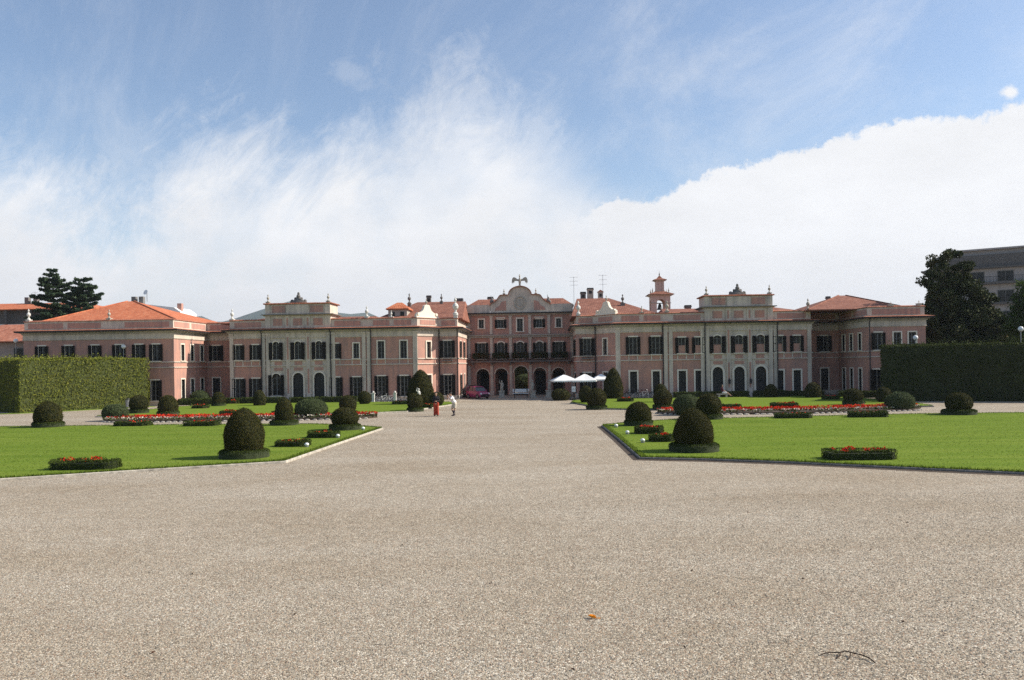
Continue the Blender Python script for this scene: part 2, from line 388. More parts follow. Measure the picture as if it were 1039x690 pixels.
# ------------------------------------------------------------------ ground
def ground_mat():
    m = bpy.data.materials.new('gravel'); m.use_nodes = True
    nt = m.node_tree; N = nt.nodes; b = N['Principled BSDF']; b.inputs['Roughness'].default_value = .95; b.inputs['Specular IOR Level'].default_value = .12
    L = nt.links.new
    g = N.new('ShaderNodeNewGeometry')
    vo = N.new('ShaderNodeTexVoronoi'); vo.inputs['Scale'].default_value = 46; L(g.outputs['Position'], vo.inputs['Vector'])
    sc = N.new('ShaderNodeSeparateColor'); L(vo.outputs['Color'], sc.inputs[0])
    r = N.new('ShaderNodeValToRGB'); cr = r.color_ramp; cr.interpolation = 'CONSTANT'
    pal = [(.115,.10,.08),(.32,.275,.21),(.37,.315,.24),(.22,.185,.14),(.43,.375,.295),(.32,.225,.16),(.60,.55,.46),(.35,.305,.24),(.25,.23,.195)]
    cr.elements[0].color = (*pal[0], 1); cr.elements[0].position = 0
    cr.elements[1].color = (*pal[-1], 1); cr.elements[1].position = .88
    for i, c in enumerate(pal[1:-1]): e = cr.elements.new(.09+.113*i); e.color = (*c, 1)
    L(sc.outputs[0], r.inputs['Fac'])
    n1 = N.new('ShaderNodeTexNoise'); n1.inputs['Scale'].default_value = .22; n1.inputs['Detail'].default_value = 8; n1.inputs['Roughness'].default_value = .62
    vm = N.new('ShaderNodeVectorMath'); vm.operation = 'MULTIPLY'; vm.inputs[1].default_value = (.55, 1.25, 1); L(g.outputs['Position'], vm.inputs[0]); L(vm.outputs[0], n1.inputs['Vector'])
    r1 = N.new('ShaderNodeValToRGB'); r1.color_ramp.elements[0].position = .30; r1.color_ramp.elements[1].position = .62
    r1.color_ramp.elements[0].color = (.88,.83,.76,1); r1.color_ramp.elements[1].color = (1.07,1.065,1.05,1)
    L(n1.outputs['Fac'], r1.inputs['Fac'])
    n3 = N.new('ShaderNodeTexNoise'); n3.inputs['Scale'].default_value = 2.6; n3.inputs['Detail'].default_value = 6; L(g.outputs['Position'], n3.inputs['Vector'])
    r3 = N.new('ShaderNodeMapRange'); r3.inputs[1].default_value = .3; r3.inputs[2].default_value = .7; r3.inputs[3].default_value = .9; r3.inputs[4].default_value = 1.08; L(n3.outputs['Fac'], r3.inputs[0])
    mu = N.new('ShaderNodeMix'); mu.data_type = 'RGBA'; mu.blend_type = 'MULTIPLY'; mu.inputs[0].default_value = 1; L(r.outputs['Color'], mu.inputs[6]); L(r1.outputs['Color'], mu.inputs[7])
    m2 = N.new('ShaderNodeVectorMath'); m2.operation = 'SCALE'; L(mu.outputs[2], m2.inputs[0]); L(r3.outputs[0], m2.inputs['Scale'])
    L(m2.outputs[0], b.inputs['Base Color'])
    bp = N.new('ShaderNodeBump'); bp.inputs['Strength'].default_value = .9; bp.inputs['Distance'].default_value = .012; bp.invert = True
    L(vo.outputs['Distance'], bp.inputs['Height']); L(bp.outputs['Normal'], b.inputs['Normal'])
    return m
M['gravel'] = ground_mat()
g = MB(); g.add([(-3200,-300,0),(3200,-300,0),(3200,4000,0),(-3200,4000,0)], [(0,1,2,3)])
tag(g.build('ground', M['gravel']), kind='structure')

# loose pebbles standing proud of the nearest gravel
def pebbles():
    n = 95000
    t = RNG.random(n); Y = 8.5 + 15.5*t**1.25
    X = 3.1 + (RNG.random(n)-.5)*1.32*Y
    s = .006 + .010*RNG.random(n)**2.2
    ang = RNG.random(n)*6.283
    base = np.array([[1,0,0],[0,1,0],[-1,0,0],[0,-1,0],[0,0,.8],[.62,.62,.5],[-.62,.62,.5],[-.62,-.62,.5],[.62,-.62,.5]])
    F = np.array([[0,5,4],[5,1,4],[1,6,4],[6,2,4],[2,7,4],[7,3,4],[3,8,4],[8,0,4],[0,1,5],[1,2,6],[2,3,7],[3,0,8]])
    B = base[None]*s[:,None,None]*(.75+.5*RNG.random((n,9,1))); B[:,:,0] *= (.8+.6*RNG.random(n))[:,None]
    c, d = np.cos(ang)[:,None], np.sin(ang)[:,None]
    x = B[:,:,0]*c-B[:,:,1]*d; y = B[:,:,0]*d+B[:,:,1]*c
    Vv = np.stack([x+X[:,None], y+Y[:,None], B[:,:,2]-.001], -1).reshape(-1,3)
    FF = (F[None]+(np.arange(n)*9)[:,None,None]).reshape(-1,3)
    mb = MB(); mb.np_add(Vv, FF)
    m = leafmat('pebble', [(.11,.09,.07),(.32,.27,.20),(.42,.36,.275),(.26,.20,.15),(.66,.61,.51)], rough=.9, trans=0, nscale=.6)
    tag(mb.build('loose_gravel', m), kind='stuff')
pebbles()

def grass_mat():
    m = bpy.data.materials.new('turf'); m.use_nodes = True
    nt = m.node_tree; N = nt.nodes; b = N['Principled BSDF']; b.inputs['Roughness'].default_value = .95; b.inputs['Specular IOR Level'].default_value = .02
    L = nt.links.new; g = N.new('ShaderNodeNewGeometry')
    n1 = N.new('ShaderNodeTexNoise'); n1.inputs['Scale'].default_value = .35; n1.inputs['Detail'].default_value = 9; n1.inputs['Roughness'].default_value = .7
    vm = N.new('ShaderNodeVectorMath'); vm.operation = 'MULTIPLY'; vm.inputs[1].default_value = (.28, 2.4, 1); L(g.outputs['Position'], vm.inputs[0]); L(vm.outputs[0], n1.inputs['Vector'])
    n2 = N.new('ShaderNodeTexNoise'); n2.inputs['Scale'].default_value = 14; n2.inputs['Detail'].default_value = 5; L(g.outputs['Position'], n2.inputs['Vector'])
    ad = N.new('ShaderNodeMath'); ad.operation = 'MULTIPLY_ADD'; ad.inputs[1].default_value = .4; L(n2.outputs['Fac'], ad.inputs[0])
    sc = N.new('ShaderNodeMath'); sc.operation = 'MULTIPLY'; sc.inputs[1].default_value = .7; L(n1.outputs['Fac'], sc.inputs[0]); L(sc.outputs[0], ad.inputs[2])
    r = N.new('ShaderNodeValToRGB'); r.color_ramp.elements[0].position = .40; r.color_ramp.elements[1].position = .70
    r.color_ramp.elements[0].color = (.095,.152,.018,1); r.color_ramp.elements[1].color = (.178,.222,.038,1)
    e = r.color_ramp.elements.new(.55); e.color = (.132,.188,.026,1)
    L(ad.outputs[0], r.inputs['Fac']); L(r.outputs['Color'], b.inputs['Base Color'])
    bp = N.new('ShaderNodeBump'); bp.inputs['Strength'].default_value = .5; bp.inputs['Distance'].default_value = .03
    L(n2.outputs['Fac'], bp.inputs['Height']); L(bp.outputs['Normal'], b.inputs['Normal'])
    return m
M['turf'] = grass_mat()
M['blade'] = leafmat('grass_blade', [(.088,.143,.017),(.125,.18,.024),(.178,.222,.038)], trans=.5, nscale=.5)
ZL = .12
near_l = [(-7.1,32.75),(-6.9,41),(-6.65,49.9),(-8.6,51.6),(-11.9,53.7),(-20,54.5),(-44,54.7),(-44,8),(-33,14.5),(-24.5,21),(-19.5,25.2),(-15.7,28.2),(-11.5,30.5)]
near_r = [(7.15,32.8),(9.6,32.1),(12.4,30.9),(16.3,28.7),(19,27.3),(24,23.3),(33,15),(44,8),(46,56.4),(28,56.4),(19.3,55.2),(11.5,53.9),(8.4,51.6),(6.75,49.9),(7.0,41)]
far_l = [(-5.7,80),(-6.0,83.8),(-9,86.0),(-16.5,86.2),(-30,86),(-33.4,82),(-34.2,72),(-33.5,66.4),(-22,65.6),(-10.9,66.8),(-8.3,68.3)]
far_r = [(p[0]*-1, p[1]) for p in far_l][::-1]
strip_l = [(-47,72.2),(-44.6,73.4),(-37.2,84.2),(-38.6,84.5)][::-1]
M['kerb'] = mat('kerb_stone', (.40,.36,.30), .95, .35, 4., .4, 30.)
def ensure_ccw(p):
    a = sum(p[i][0]*p[(i+1) % len(p)][1]-p[(i+1) % len(p)][0]*p[i][1] for i in range(len(p)))
    return p if a > 0 else p[::-1]
def densify(p, step=.5, jit=.03):
    out = []
    for i in range(len(p)):
        a, b = Vector(p[i]), Vector(p[(i+1) % len(p)]); k = max(1, int((b-a).length/step))
        for j in range(k):
            q = a.lerp(b, j/k)
            if j: q += Vector((random.uniform(-jit, jit), random.uniform(-jit, jit)))
            out.append((q.x, q.y))
    return out
LAWNS = []
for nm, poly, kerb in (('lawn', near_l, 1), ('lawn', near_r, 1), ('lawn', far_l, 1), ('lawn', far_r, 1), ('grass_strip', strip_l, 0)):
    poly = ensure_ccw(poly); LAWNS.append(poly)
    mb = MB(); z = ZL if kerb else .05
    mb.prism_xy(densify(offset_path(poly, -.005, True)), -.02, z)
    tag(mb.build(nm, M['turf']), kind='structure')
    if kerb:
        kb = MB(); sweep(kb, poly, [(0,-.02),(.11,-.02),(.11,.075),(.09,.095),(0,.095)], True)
        tag(kb.build('kerb', M['stonedark' if poly[0][0] > 0 and kerb == 1 else 'kerb']), kind='structure')  # right-hand kerbs take a darker stone colour that paints in their shade
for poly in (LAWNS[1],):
    sb_ = MB(); sweep(sb_, poly, [(.112,-.02),(.36,-.02),(.36,.004),(.112,.03)], True); tag(sb_.build('edge_shade', M['soil']), kind='structure')  # dark band laid on the gravel to stand for the lawn edge's shade
def blades(poly, n, h=.05, name='grass'):
    P = np.array(poly); X = RNG.uniform(P[:,0].min(), P[:,0].max(), n*2); Y = RNG.uniform(P[:,1].min(), P[:,1].max(), n*2)
    vis = (np.abs((X-XC+.0445*Y)/Y) < .66) & inpoly(X, Y, poly); X, Y = X[vis][:n], Y[vis][:n]; k = len(X)
    a = RNG.random(k)*6.283; hh = h*(.5+RNG.random(k)); w = .012+.012*RNG.random(k)
    lx, ly = (RNG.random(k)-.5)*hh*3.5, (RNG.random(k)-.5)*hh*3.5
    V3 = np.stack([np.stack([X-np.cos(a)*w, Y-np.sin(a)*w, np.full(k, ZL-.01)], -1), np.stack([X+np.cos(a)*w, Y+np.sin(a)*w, np.full(k, ZL-.01)], -1),
                   np.stack([X+lx, Y+ly, ZL+hh], -1)], 1).reshape(-1,3)
    return V3
gm = MB(); Vs = [blades(LAWNS[0], 60000, .022), blades(LAWNS[1], 60000, .022)]
for poly, lo in ((LAWNS[0], 1), (LAWNS[1], 1), (LAWNS[2], 0), (LAWNS[3], 0)):      # shaggy tufts along the edges
    for i in range(len(poly)):
        a, b = np.array(poly[i]), np.array(poly[(i+1) % len(poly)]); L_ = np.linalg.norm(b-a)
        if max(a[1], b[1]) < 12: continue
        k = int(L_*(160 if lo else 40)); t = RNG.random(k); c = a+(b-a)*t[:,None]; d = (b-a)/L_
        c = c - np.stack([d[1]*np.ones(k), -d[0]*np.ones(k)], -1)*(RNG.random(k)**2*.22-.035)[:,None]
        an = RNG.random(k)*6.283; w = .02; hh = .03+.06*RNG.random(k)
        Vs.append(np.stack([np.stack([c[:,0]-np.cos(an)*w, c[:,1]-np.sin(an)*w, np.full(k, ZL-.03)], -1), np.stack([c[:,0]+np.cos(an)*w, c[:,1]+np.sin(an)*w, np.full(k, ZL-.03)], -1),
                            np.stack([c[:,0]+(RNG.random(k)-.5)*.08, c[:,1]+(RNG.random(k)-.5)*.08, ZL+hh], -1)], 1).reshape(-1,3))
Vs = np.concatenate(Vs); gm.np_add(Vs, np.arange(len(Vs)).reshape(-1,3))
tag(gm.build('grass', M['blade']), kind='stuff')

# distant hills behind the roofs
M['hill'] = mat('wooded_hill', (.035,.055,.04), .95, .4, .01, col2=(.06,.085,.055))
def hill(name, Y, pts, depth):
    xs = np.linspace(pts[0][0], pts[-1][0], 60); zs = np.interp(xs, [p[0] for p in pts], [p[1] for p in pts])
    vs = []; fs = []; rows = 5
    for j in range(rows):
        t = j/(rows-1)
        for i, x in enumerate(xs):
            h = zs[i]*math.sin(math.pi*min(.999, t*.9+.0)/2*1.11) if t < 1 else zs[i]
            h *= 1+.05*noise.noise((x*.006, t*3, Y))
            vs.append((x+40*noise.noise((x*.01, t, 1.)), Y+depth*t, h if j else -5))
    n = len(xs)
    for j in range(rows-1):
        for i in range(n-1): fs.append((j*n+i, j*n+i+1, (j+1)*n+i+1, (j+1)*n+i))
    b = len(vs); vs += [(x, Y+depth*1.6, -5) for x in xs]
    for i in range(n-1): fs.append(((rows-1)*n+i, (rows-1)*n+i+1, b+i+1, b+i))
    mb = MB(); mb.add(vs, fs); tag(mb.build(name, M['hill'], smooth=True), kind='structure')
hill('hills', 2600, [(-2100,150),(-1690,182),(-1432,189),(-1369,213),(-1314,191),(-1235,194),(-1176,208),(-1114,224),(-1015,269),(-903,238),(-841,225),(-779,203),(-724,223),(-674,207),(-594,179),(-402,160),(-134,136),(543,87),(1500,60)], 600)

# the air: even pale haze round the garden, the town and the hills
hz = MB(); hz.box(-3300, 3300, -400, 4100, -1, 330)
hm = bpy.data.materials.new('haze_air'); hm.use_nodes = True; hn = hm.node_tree.nodes; hn.remove(hn['Principled BSDF'])
pv = hn.new('ShaderNodeVolumePrincipled'); pv.inputs['Color'].default_value = (.80,.88,1,1); pv.inputs['Density'].default_value = .00010; pv.inputs['Anisotropy'].default_value = .2
hm.node_tree.links.new(pv.outputs[0], hn['Material Output'].inputs['Volume'])
tag(hz.build('haze', hm), kind='stuff')

# ------------------------------------------------------------------ the palace
PAL = thing('palace', 'long pink and grey baroque palace with dark shutters closing off the garden', 'palace', (0, 92, 0))
class Fac:
    """a straight stretch of facade: s runs left to right seen from outside, o is the distance outwards"""
    def __init__(s, p0, p1, s0=0., wall='pink', zr=(0, 7.7)):
        s.p = Vector(p0); e = Vector(p1)-Vector(p0); s.L = e.length; s.d = e.normalized(); s.n = Vector((s.d.y, -s.d.x)); s.s0 = s0
        s.op = []; s.wall = wall; s.zr = zr
    def pt(s, t, z, o=0.):
        q = s.p + s.d*(t-s.s0) + s.n*o; return (q.x, q.y, z)
    def box(s, mb, a, b, z0, z1, o0, o1):
        if isinstance(mb, Panels):
            q = MB(); s.box(q, a, b, z0, z1, o0, o1); q.build('pink_panel', M['pink'], PAL); return
        mb.add([s.pt(a,z0,o1), s.pt(b,z0,o1), s.pt(b,z0,o0), s.pt(a,z0,o0), s.pt(a,z1,o1), s.pt(b,z1,o1), s.pt(b,z1,o0), s.pt(a,z1,o0)],
               [(0,3,2,1),(4,5,6,7),(0,1,5,4),(1,2,6,5),(2,3,7,6),(3,0,4,7)])
    def poly(s, mb, pts, o0, o1):
        n = len(pts)
        mb.add([s.pt(a, z, o1) for a, z in pts]+[s.pt(a, z, o0) for a, z in pts],
               [tuple(range(n)), tuple(range(n, 2*n))[::-1]]+[(k, n+k, n+(k+1) % n, (k+1) % n) for k in range(n)])
    def build_wall(s, name='wall', depth=.28):
        S0, S1 = s.s0, s.s0+s.L; Z0, Z1 = s.zr; mb = MB()
        xs = sorted({S0, S1, *[v for o in s.op for v in o[:2]]}); zs = sorted({Z0, Z1, *[v for o in s.op for v in o[2:4]]})
        for i in range(len(xs)-1):
            for j in range(len(zs)-1):
                cx, cz = (xs[i]+xs[i+1])/2, (zs[j]+zs[j+1])/2
                if any(o[0] < cx < o[1] and o[2] < cz < o[3] for o in s.op): continue
                mb.add([s.pt(xs[i],zs[j]), s.pt(xs[i+1],zs[j]), s.pt(xs[i+1],zs[j+1]), s.pt(xs[i],zs[j+1])], [(0,1,2,3)])
        for a, b, z0, z1, h in s.op:
            ol = outline(a, b, z0, z1, h); n = len(ol)
            mb.add([s.pt(x, z) for x, z in ol]+[s.pt(x, z, -depth) for x, z in ol], [(k, (k+1) % n, n+(k+1) % n, n+k) for k in range(n)])
            if h:
                arc = ol[2:]       # right spring ... crown ... left spring
                half = len(arc)//2
                mb.add([s.pt(b, z1)]+[s.pt(x, z) for x, z in arc[:half+1]], [(0, k+1, k) for k in range(1, half+1)])
                mb.add([s.pt(a, z1)]+[s.pt(x, z) for x, z in arc[half:]], [(0, k+1, k) for k in range(1, len(arc)-half)])
        return mb.build(name, M[s.wall], PAL)
def outline(a, b, z0, z1, h, n=12):
    if not h: return [(a,z0),(b,z0),(b,z1),(a,z1)]
    c, r = (a+b)/2, (b-a)/2
    return [(a,z0),(b,z0)]+[(c+r*math.cos(math.pi*k/n), z1-h+h*math.sin(math.pi*k/n)) for k in range(n+1)]

def win(f, s, z0, z1, w, arch=0., sh=0., door=False, hood=False, sill=True, frame='cream', fw=.13, par=0., panel=0., closed=False, angle=None):
    """opening with surround; pane, sash and shutters are its sub-parts"""
    a, b = s-w/2, s+w/2; f.op.append((a, b, z0, z1, arch))
    mb = MB(); ol = outline(a, b, z0, z1, arch)
    # surround follows the opening, proud of the wall
    o1 = .075 if f.wall == 'pink' else .11
    og = outline(a-fw, b+fw, z0, z1+fw, arch+fw*.9 if arch else 0)
    start = 1; m = len(ol)
    idx = list(range(1, m))+[0]
    vs = []; 
    for k in idx: vs += [f.pt(*ol[k], o1), f.pt(*og[k], o1), f.pt(*og[k], -.02), f.pt(*ol[k], -.27)]
    fs = []
    for k in range(len(idx)-1):
        p, q = 4*k, 4*k+4
        fs += [(p, p+1, q+1, q), (p+1, p+2, q+2, q+1), (p, q, q+3, p+3)]
    fs += [(0, 3, 2, 1), (4*(len(idx)-1)+0, 4*(len(idx)-1)+1, 4*(len(idx)-1)+2, 4*(len(idx)-1)+3)]
    mb.add(vs, fs)
    if sill and not door: f.box(mb, a-fw-.06, b+fw+.06, z0-.09, z0-.002, -.02, .17)
    if hood: f.box(mb, a-fw-.1, b+fw+.1, z1+fw+.05, z1+fw+.16, -.02, .2)
    root = mb.build('door' if door else 'window', M[frame], PAL)
    if door:
        d = MB(); f.poly(d, outline(a+.01, b-.01, z0, z1-.01, arch), -.26, -.2)
        f.box(d, s-.015, s+.015, z0+.05, z1-arch*.9-.05, -.2, -.17)
        for k in (.12, .5): 
            for sg in (-1, 1): f.box(d, s+sg*w*.25-w*.17, s+sg*w*.25+w*.17, z0+(z1-arch-z0)*k+.05, z0+(z1-arch-z0)*(k+.34), -.2, -.175)
        d.build('door_leaf', M['door'], root)
    else:
        p = MB(); f.poly(p, outline(a+.01, b-.01, z0+.01, z1-.01, arch), -.26, -.22); p.build('pane', M['glass'], root)
        q = MB(); zt = z1-arch*.15
        f.box(q, a+.01, a+.07, z0, z1-arch, -.22, -.17); f.box(q, b-.07, b-.01, z0, z1-arch, -.22, -.17)
        f.box(q, s-.045, s+.045, z0, zt-.02, -.22, -.165)
        f.box(q, a+.07, s-.045, z0, z0+.08, -.22, -.172); f.box(q, s+.045, b-.07, z0, z0+.08, -.22, -.172)
        zz = z1-arch-.04
        f.box(q, a+.07, s-.045, zz-.03, zz+.03, -.22, -.172); f.box(q, s+.045, b-.07, zz-.03, zz+.03, -.22, -.172)
        k = max(2, round((zz-z0)/.6))
        for i in range(1, k):
            z = z0+(zz-z0)*i/k; f.box(q, a+.07, s-.045, z-.015, z+.015, -.22, -.18); f.box(q, s+.045, b-.07, z-.015, z+.015, -.22, -.18)
        q.build('sash', M['sash'], root)
        if panel:
            q = MB(); f.box(q, a+.02, b-.02, z0+.005, z0+panel, -.165, -.02); f.box(q, a, b, z0+panel, z0+panel+.06, -.165, .0); q.build('parapet_panel', M['pink'], root)
        if par:
            q = MB(); f.box(q, a-.02, b+.02, z0-par, z0-.095, .02, .16); q.build('sill_panel', M['white'], root)
    if sh:
        for sg in (-1, 1):
            q = MB(); e = a if sg < 0 else b; x0, x1 = sorted((e+sg*.02, e+sg*sh)); zt = z1-arch*.35
            o = o1+.012
            f.box(q, x0, x0+.05, z0, zt, o, o+.045); f.box(q, x1-.05, x1, z0, zt, o, o+.045)
            n = max(6, int((zt-z0)/.11))
            for i in range(n):
                z = z0+(zt-z0)*i/n; q.add([f.pt(x0+.05, z, o+.04), f.pt(x1-.05, z, o+.04), f.pt(x1-.05, z+(zt-z0)/n*.96, o+.012), f.pt(x0+.05, z+(zt-z0)/n*.96, o+.012)], [(0,1,2,3)])
            f.box(q, x0+.05, x1-.05, z0, zt, o, o+.01)
            for z in (z0, (z0+zt)/2, zt-.07): f.box(q, x0+.05, x1-.05, z+.001, z+.069, o+.01, o+.05)
            q.build('shutter', M['shut'], root)
    return root

Y0, YP, YR, YI, YC = 90.5, 86., 94.5, 93.2, 104.
XL, XRr = -52.3, 41.8
TR = MB()        # all applied stucco trim of the wings
class Panels:     # every pink inset field of strings and parapets is a part of its own
    pass
PK = Panels()
facs = {}
for sg in (-1, 1):
    def fr(x0, x1, y, **k):           # frontal stretch, s = X
        a, b = sorted((sg*x0, sg*x1)); return Fac((a, y), (b, y), a, **k)
    outer = -XL if sg < 0 else XRr
    pav = fr(36, outer, YP); rec = fr(31.8, 36, YR)
    wo = fr(27.7, 31.8, Y0); fp = fr(20.4, 27.7, Y0, wall='grey'); wi = fr(16.0, 20.4, Y0); inn = fr(10.8, 16.0, Y0); in2 = fr(6.65, 8.8, YI)
    if sg < 0:
        pr = Fac((-36, YP), (-36, YR)); wr = Fac((-31.8, YR), (-31.8, Y0)); ch = Fac((-10.8, Y0), (-8.8, YI)); cr = Fac((-6.65, YI), (-6.65, YC))
        T = lambda y: y-YP; T2 = lambda y: y-YI
    else:
        pr = Fac((36, YR), (36, YP)); wr = Fac((31.8, Y0), (31.8, YR)); ch = Fac((8.8, YI), (10.8, Y0)); cr = Fac((6.65, YC), (6.65, YI))
        T = lambda y: YR-y; T2 = lambda y: YC-y
    facs[sg] = dict(pav=pav, rec=rec, wo=wo, fp=fp, wi=wi, inn=inn, in2=in2, pr=pr, wr=wr, ch=ch, cr=cr)
    c = (10.8+8.8)/2
    if sg < 0:
        for x in (-50.3, -47.4, -44.5, -41.9, -39.75, -37.9): win(pav, x, 4.75, 6.5, .72, sh=.36)
        for x in (-50.3, -47.4, -44.5, -41.9, -38.1): win(pav, x, .55, 2.7, .8, sh=.38)
        for y in (88.0, 90.4, 93.0):
            win(pr, T(y), 4.75, 6.5, .8); win(pr, T(y), .35, 2.75, .85)
        win(rec, -34.9, 4.75, 6.5, .8, sh=.42); win(rec, -34.9, .1, 2.75, .85, door=True)
        for x in (-30.75, -28.85): win(wo, x, 4.75, 6.4, .62, sh=.34); win(wo, x, .5, 2.68, .78, sh=.36)
        for x in (-26.55, -24.1, -21.75): win(fp, x, 4.72, 6.72, .72, arch=.33, sh=.42)
        win(fp, -26.55, .75, 3.2, .95, arch=.46, sh=.40, par=.65); win(fp, -24.1, .05, 3.25, 1.15, arch=.56, door=True); win(fp, -21.75, .05, 3.25, 1.15, arch=.56, door=True)
        for x in (-19.9, -17.6): win(wi, x, 4.75, 6.4, .62, sh=.34 if x < -18.5 else 0); win(wi, x, .5, 2.68, .78, sh=.36)
        for x in (-14.85, -12.35): win(inn, x, 4.68, 6.6, .72); win(inn, x, .5, 2.75, .82, sh=.36)
    else:
        for x in (37.05, 38.95, 40.45): win(pav, x, 4.75, 6.5, .72, sh=.34 if x < 38 else 0)
        win(pav, 36.95, .55, 2.75, .8, sh=.36); win(pav, 40.2, .55, 2.75, .8)
        for y in (88.0, 90.5, 92.8):
            win(pr, T(y), 4.75, 6.5, .8); win(pr, T(y), .35, 2.85, .85)
        win(rec, 34.4, 4.75, 6.5, .8, sh=.42); win(rec, 34.4, .1, 2.85, .8, door=True)
        for x in (28.35, 30.2): win(wo, x, 4.75, 6.45, .68, sh=.38, panel=.82); win(wo, x, .05, 2.75, .75, door=True, fw=.17)
        for x in (21.75, 24.05, 26.35): win(fp, x, 4.72, 6.62, .82, arch=.28, sh=.46, panel=.85); win(fp, x, .05, 3.22, 1.1, arch=.54, door=True, fw=.2)
        for x in (17.95, 19.75): win(wi, x, 4.75, 6.45, .72, sh=.36, panel=.8); win(wi, x, .05, 2.85, .78, door=True, fw=.17)
        for x in (12.7, 15.15): win(inn, x, 4.68, 6.6, .85, sh=.36); win(inn, x, .05, 2.85, .75, door=True, fw=.17)
    win(ch, ch.L/2, 4.7, 6.5, .68); win(ch, ch.L/2, .5, 2.8, .72)
    win(in2, sg*7.85, 4.68, 6.6, .85, sh=.42); win(in2, sg*7.85, .45, 2.75, .85, sh=.42)
    for y in (95.6, 99.6): win(cr, T2(y), 4.7, 6.6, .85, sh=.42); win(cr, T2(y), .45, 2.75, .85, sh=.42 if y < 97 else 0)
    for f in (pav, rec, wo, fp, wi, inn, in2, pr, wr, ch, cr): f.build_wall()
    # pilasters
    def pil(f, s, w=.42, z1=7.68):
        mbx = MB()
        f.box(mbx, s-w/2, s+w/2, .0, z1, -.02, .13); f.box(mbx, s-w/2-.05, s+w/2+.05, .0, .62, -.02, .19)
        f.box(mbx, s-w/2-.05, s+w/2+.05, z1-.22, z1-.02, -.02, .18); mbx.build('pilaster', M['grey'], PAL)
    for x in (31.52, 27.95, 20.15, 16.75, 16.2): pil(wo if x > 27.8 else wi, sg*x, .4)
    for x in (27.42, 25.2, 22.93, 20.68): pil(fp, sg*x, .42)
    pil(inn, sg*11.06, .5)
    # light strips between the strings under the windows
    for f, xs in ((wo, (30.75, 28.85) if sg < 0 else (28.35, 30.2)), (wi, (19.9, 17.6) if sg < 0 else (17.95, 19.75)), (inn, (14.85, 12.35) if sg < 0 else (12.7, 15.15))):
        for x in xs:
            for e in (-.47, .47): f.box(TR, sg*x+e-.06, sg*x+e+.06, 4.08, 4.55, -.02, .05)
    # pink fields on the grey frontispiece
    for x in (21.8, 24.07, 26.3):
        fp.box(PK, sg*x-.42, sg*x+.42, 4.1, 4.52, -.01, .04); fp.box(PK, sg*x-.5, sg*x+.5, 3.52, 3.85, -.01, .04)
    for x in (25.2, 22.93): fp.box(PK, sg*x-.09, sg*x+.09, 1.0, 3.7, -.01, .155); fp.box(PK, sg*x-.09, sg*x+.09, 4.75, 7.2, -.01, .155)
    # pink parapet panels
    for f, a, b in ((wo, 28.2, 31.2), (wi, 17.1, 20.0), (inn, 11.5, 13.4), (inn, 13.9, 15.7), (in2, 6.95, 8.5), (pav, 36.5, 41.3), (rec, 32.2, 35.6)):
        x0, x1 = sorted((sg*a, sg*b)); f.box(PK, x0, x1, 8.36, 8.92, -.12, -.03)
    if sg < 0:
        for a, b in ((-47.5, -43.9), (-51.8, -48.0)): pav.box(PK, a, b, 8.36, 8.92, -.12, -.03)
    for k in ((.3, 4.0), (4.6, 8.2)): pr.box(PK, k[0], k[1], 8.36, 8.92, -.12, -.03)
    ch.box(PK, .5, ch.L-.5, 8.4, 8.9, -.12, -.03)
PL = [(XL,112),(XL,YP),(-36,YP),(-36,YR),(-31.8,YR),(-31.8,Y0),(-10.8,Y0),(-8.8,YI),(-6.65,YI),(-6.65,YC-.02)]
PR = [(6.65,YC-.02),(6.65,YI),(8.8,YI),(10.8,Y0),(31.8,Y0),(31.8,YR),(36,YR),(36,YP),(XRr,YP),(XRr,112)]
for P in (PL, PR):
    for z in (4.0, 4.57): sweep(TR, P, [(-.02,z),(.09,z),(.09,z+.1),(-.02,z+.12)])
    sweep(TR, P, [(-.02,7.08),(.06,7.08),(.1,7.16),(.06,7.2),(.06,7.69),(-.02,7.69)])
    sweep(TR, P, [(-.02,0),(.05,0),(.05,.42),(-.02,.46)])
TR.build('stucco_trim', M['grey'], PAL); pass
CO = MB(); CT = MB(); PA = MB(); CP = MB()
for P in (PL, PR):
    sweep(CO, P, [(-.3,7.7),(.12,7.7),(.2,7.85),(.46,7.95),(.52,8.07),(-.3,8.07)])
    sweep(CT, P, [(-.06,8.075),(.68,8.078),(.68,8.12),(-.06,8.24)])
    sweep(PA, P, [(-.06,8.08),(-.06,9.08),(-.42,9.08),(-.42,8.08)])
    sweep(CP, P, [(.03,9.085),(.03,9.14),(-.24,9.24),(-.5,9.14),(-.5,9.085)])
for P in (PL, PR):
    GU = MB(); sweep(GU, P, [(.53,7.93),(.64,7.93),(.66,8.07),(.53,8.07)]); GU.build('gutter_shadow_line', M['iron'], PAL)  # gutter added as a dark strip to strengthen the cornice's shadow line
GU = MB(); fc_ = [(-6.98,YC-.0),(6.98,YC-.0)]; sweep(GU, fc_, [(.46,10.18),(.57,10.18),(.59,10.32),(.46,10.32)]); GU.build('gutter_shadow_line', M['iron'], PAL)  # same dark strip drawing the shadow line of the central cornice
CO.build('cornice', M['cornice'], PAL); CT.build('cornice_tiles', M['tileold'], PAL); PA.build('parapet', M['grey'], PAL); CP.build('coping_tiles', M['tileold'], PAL)
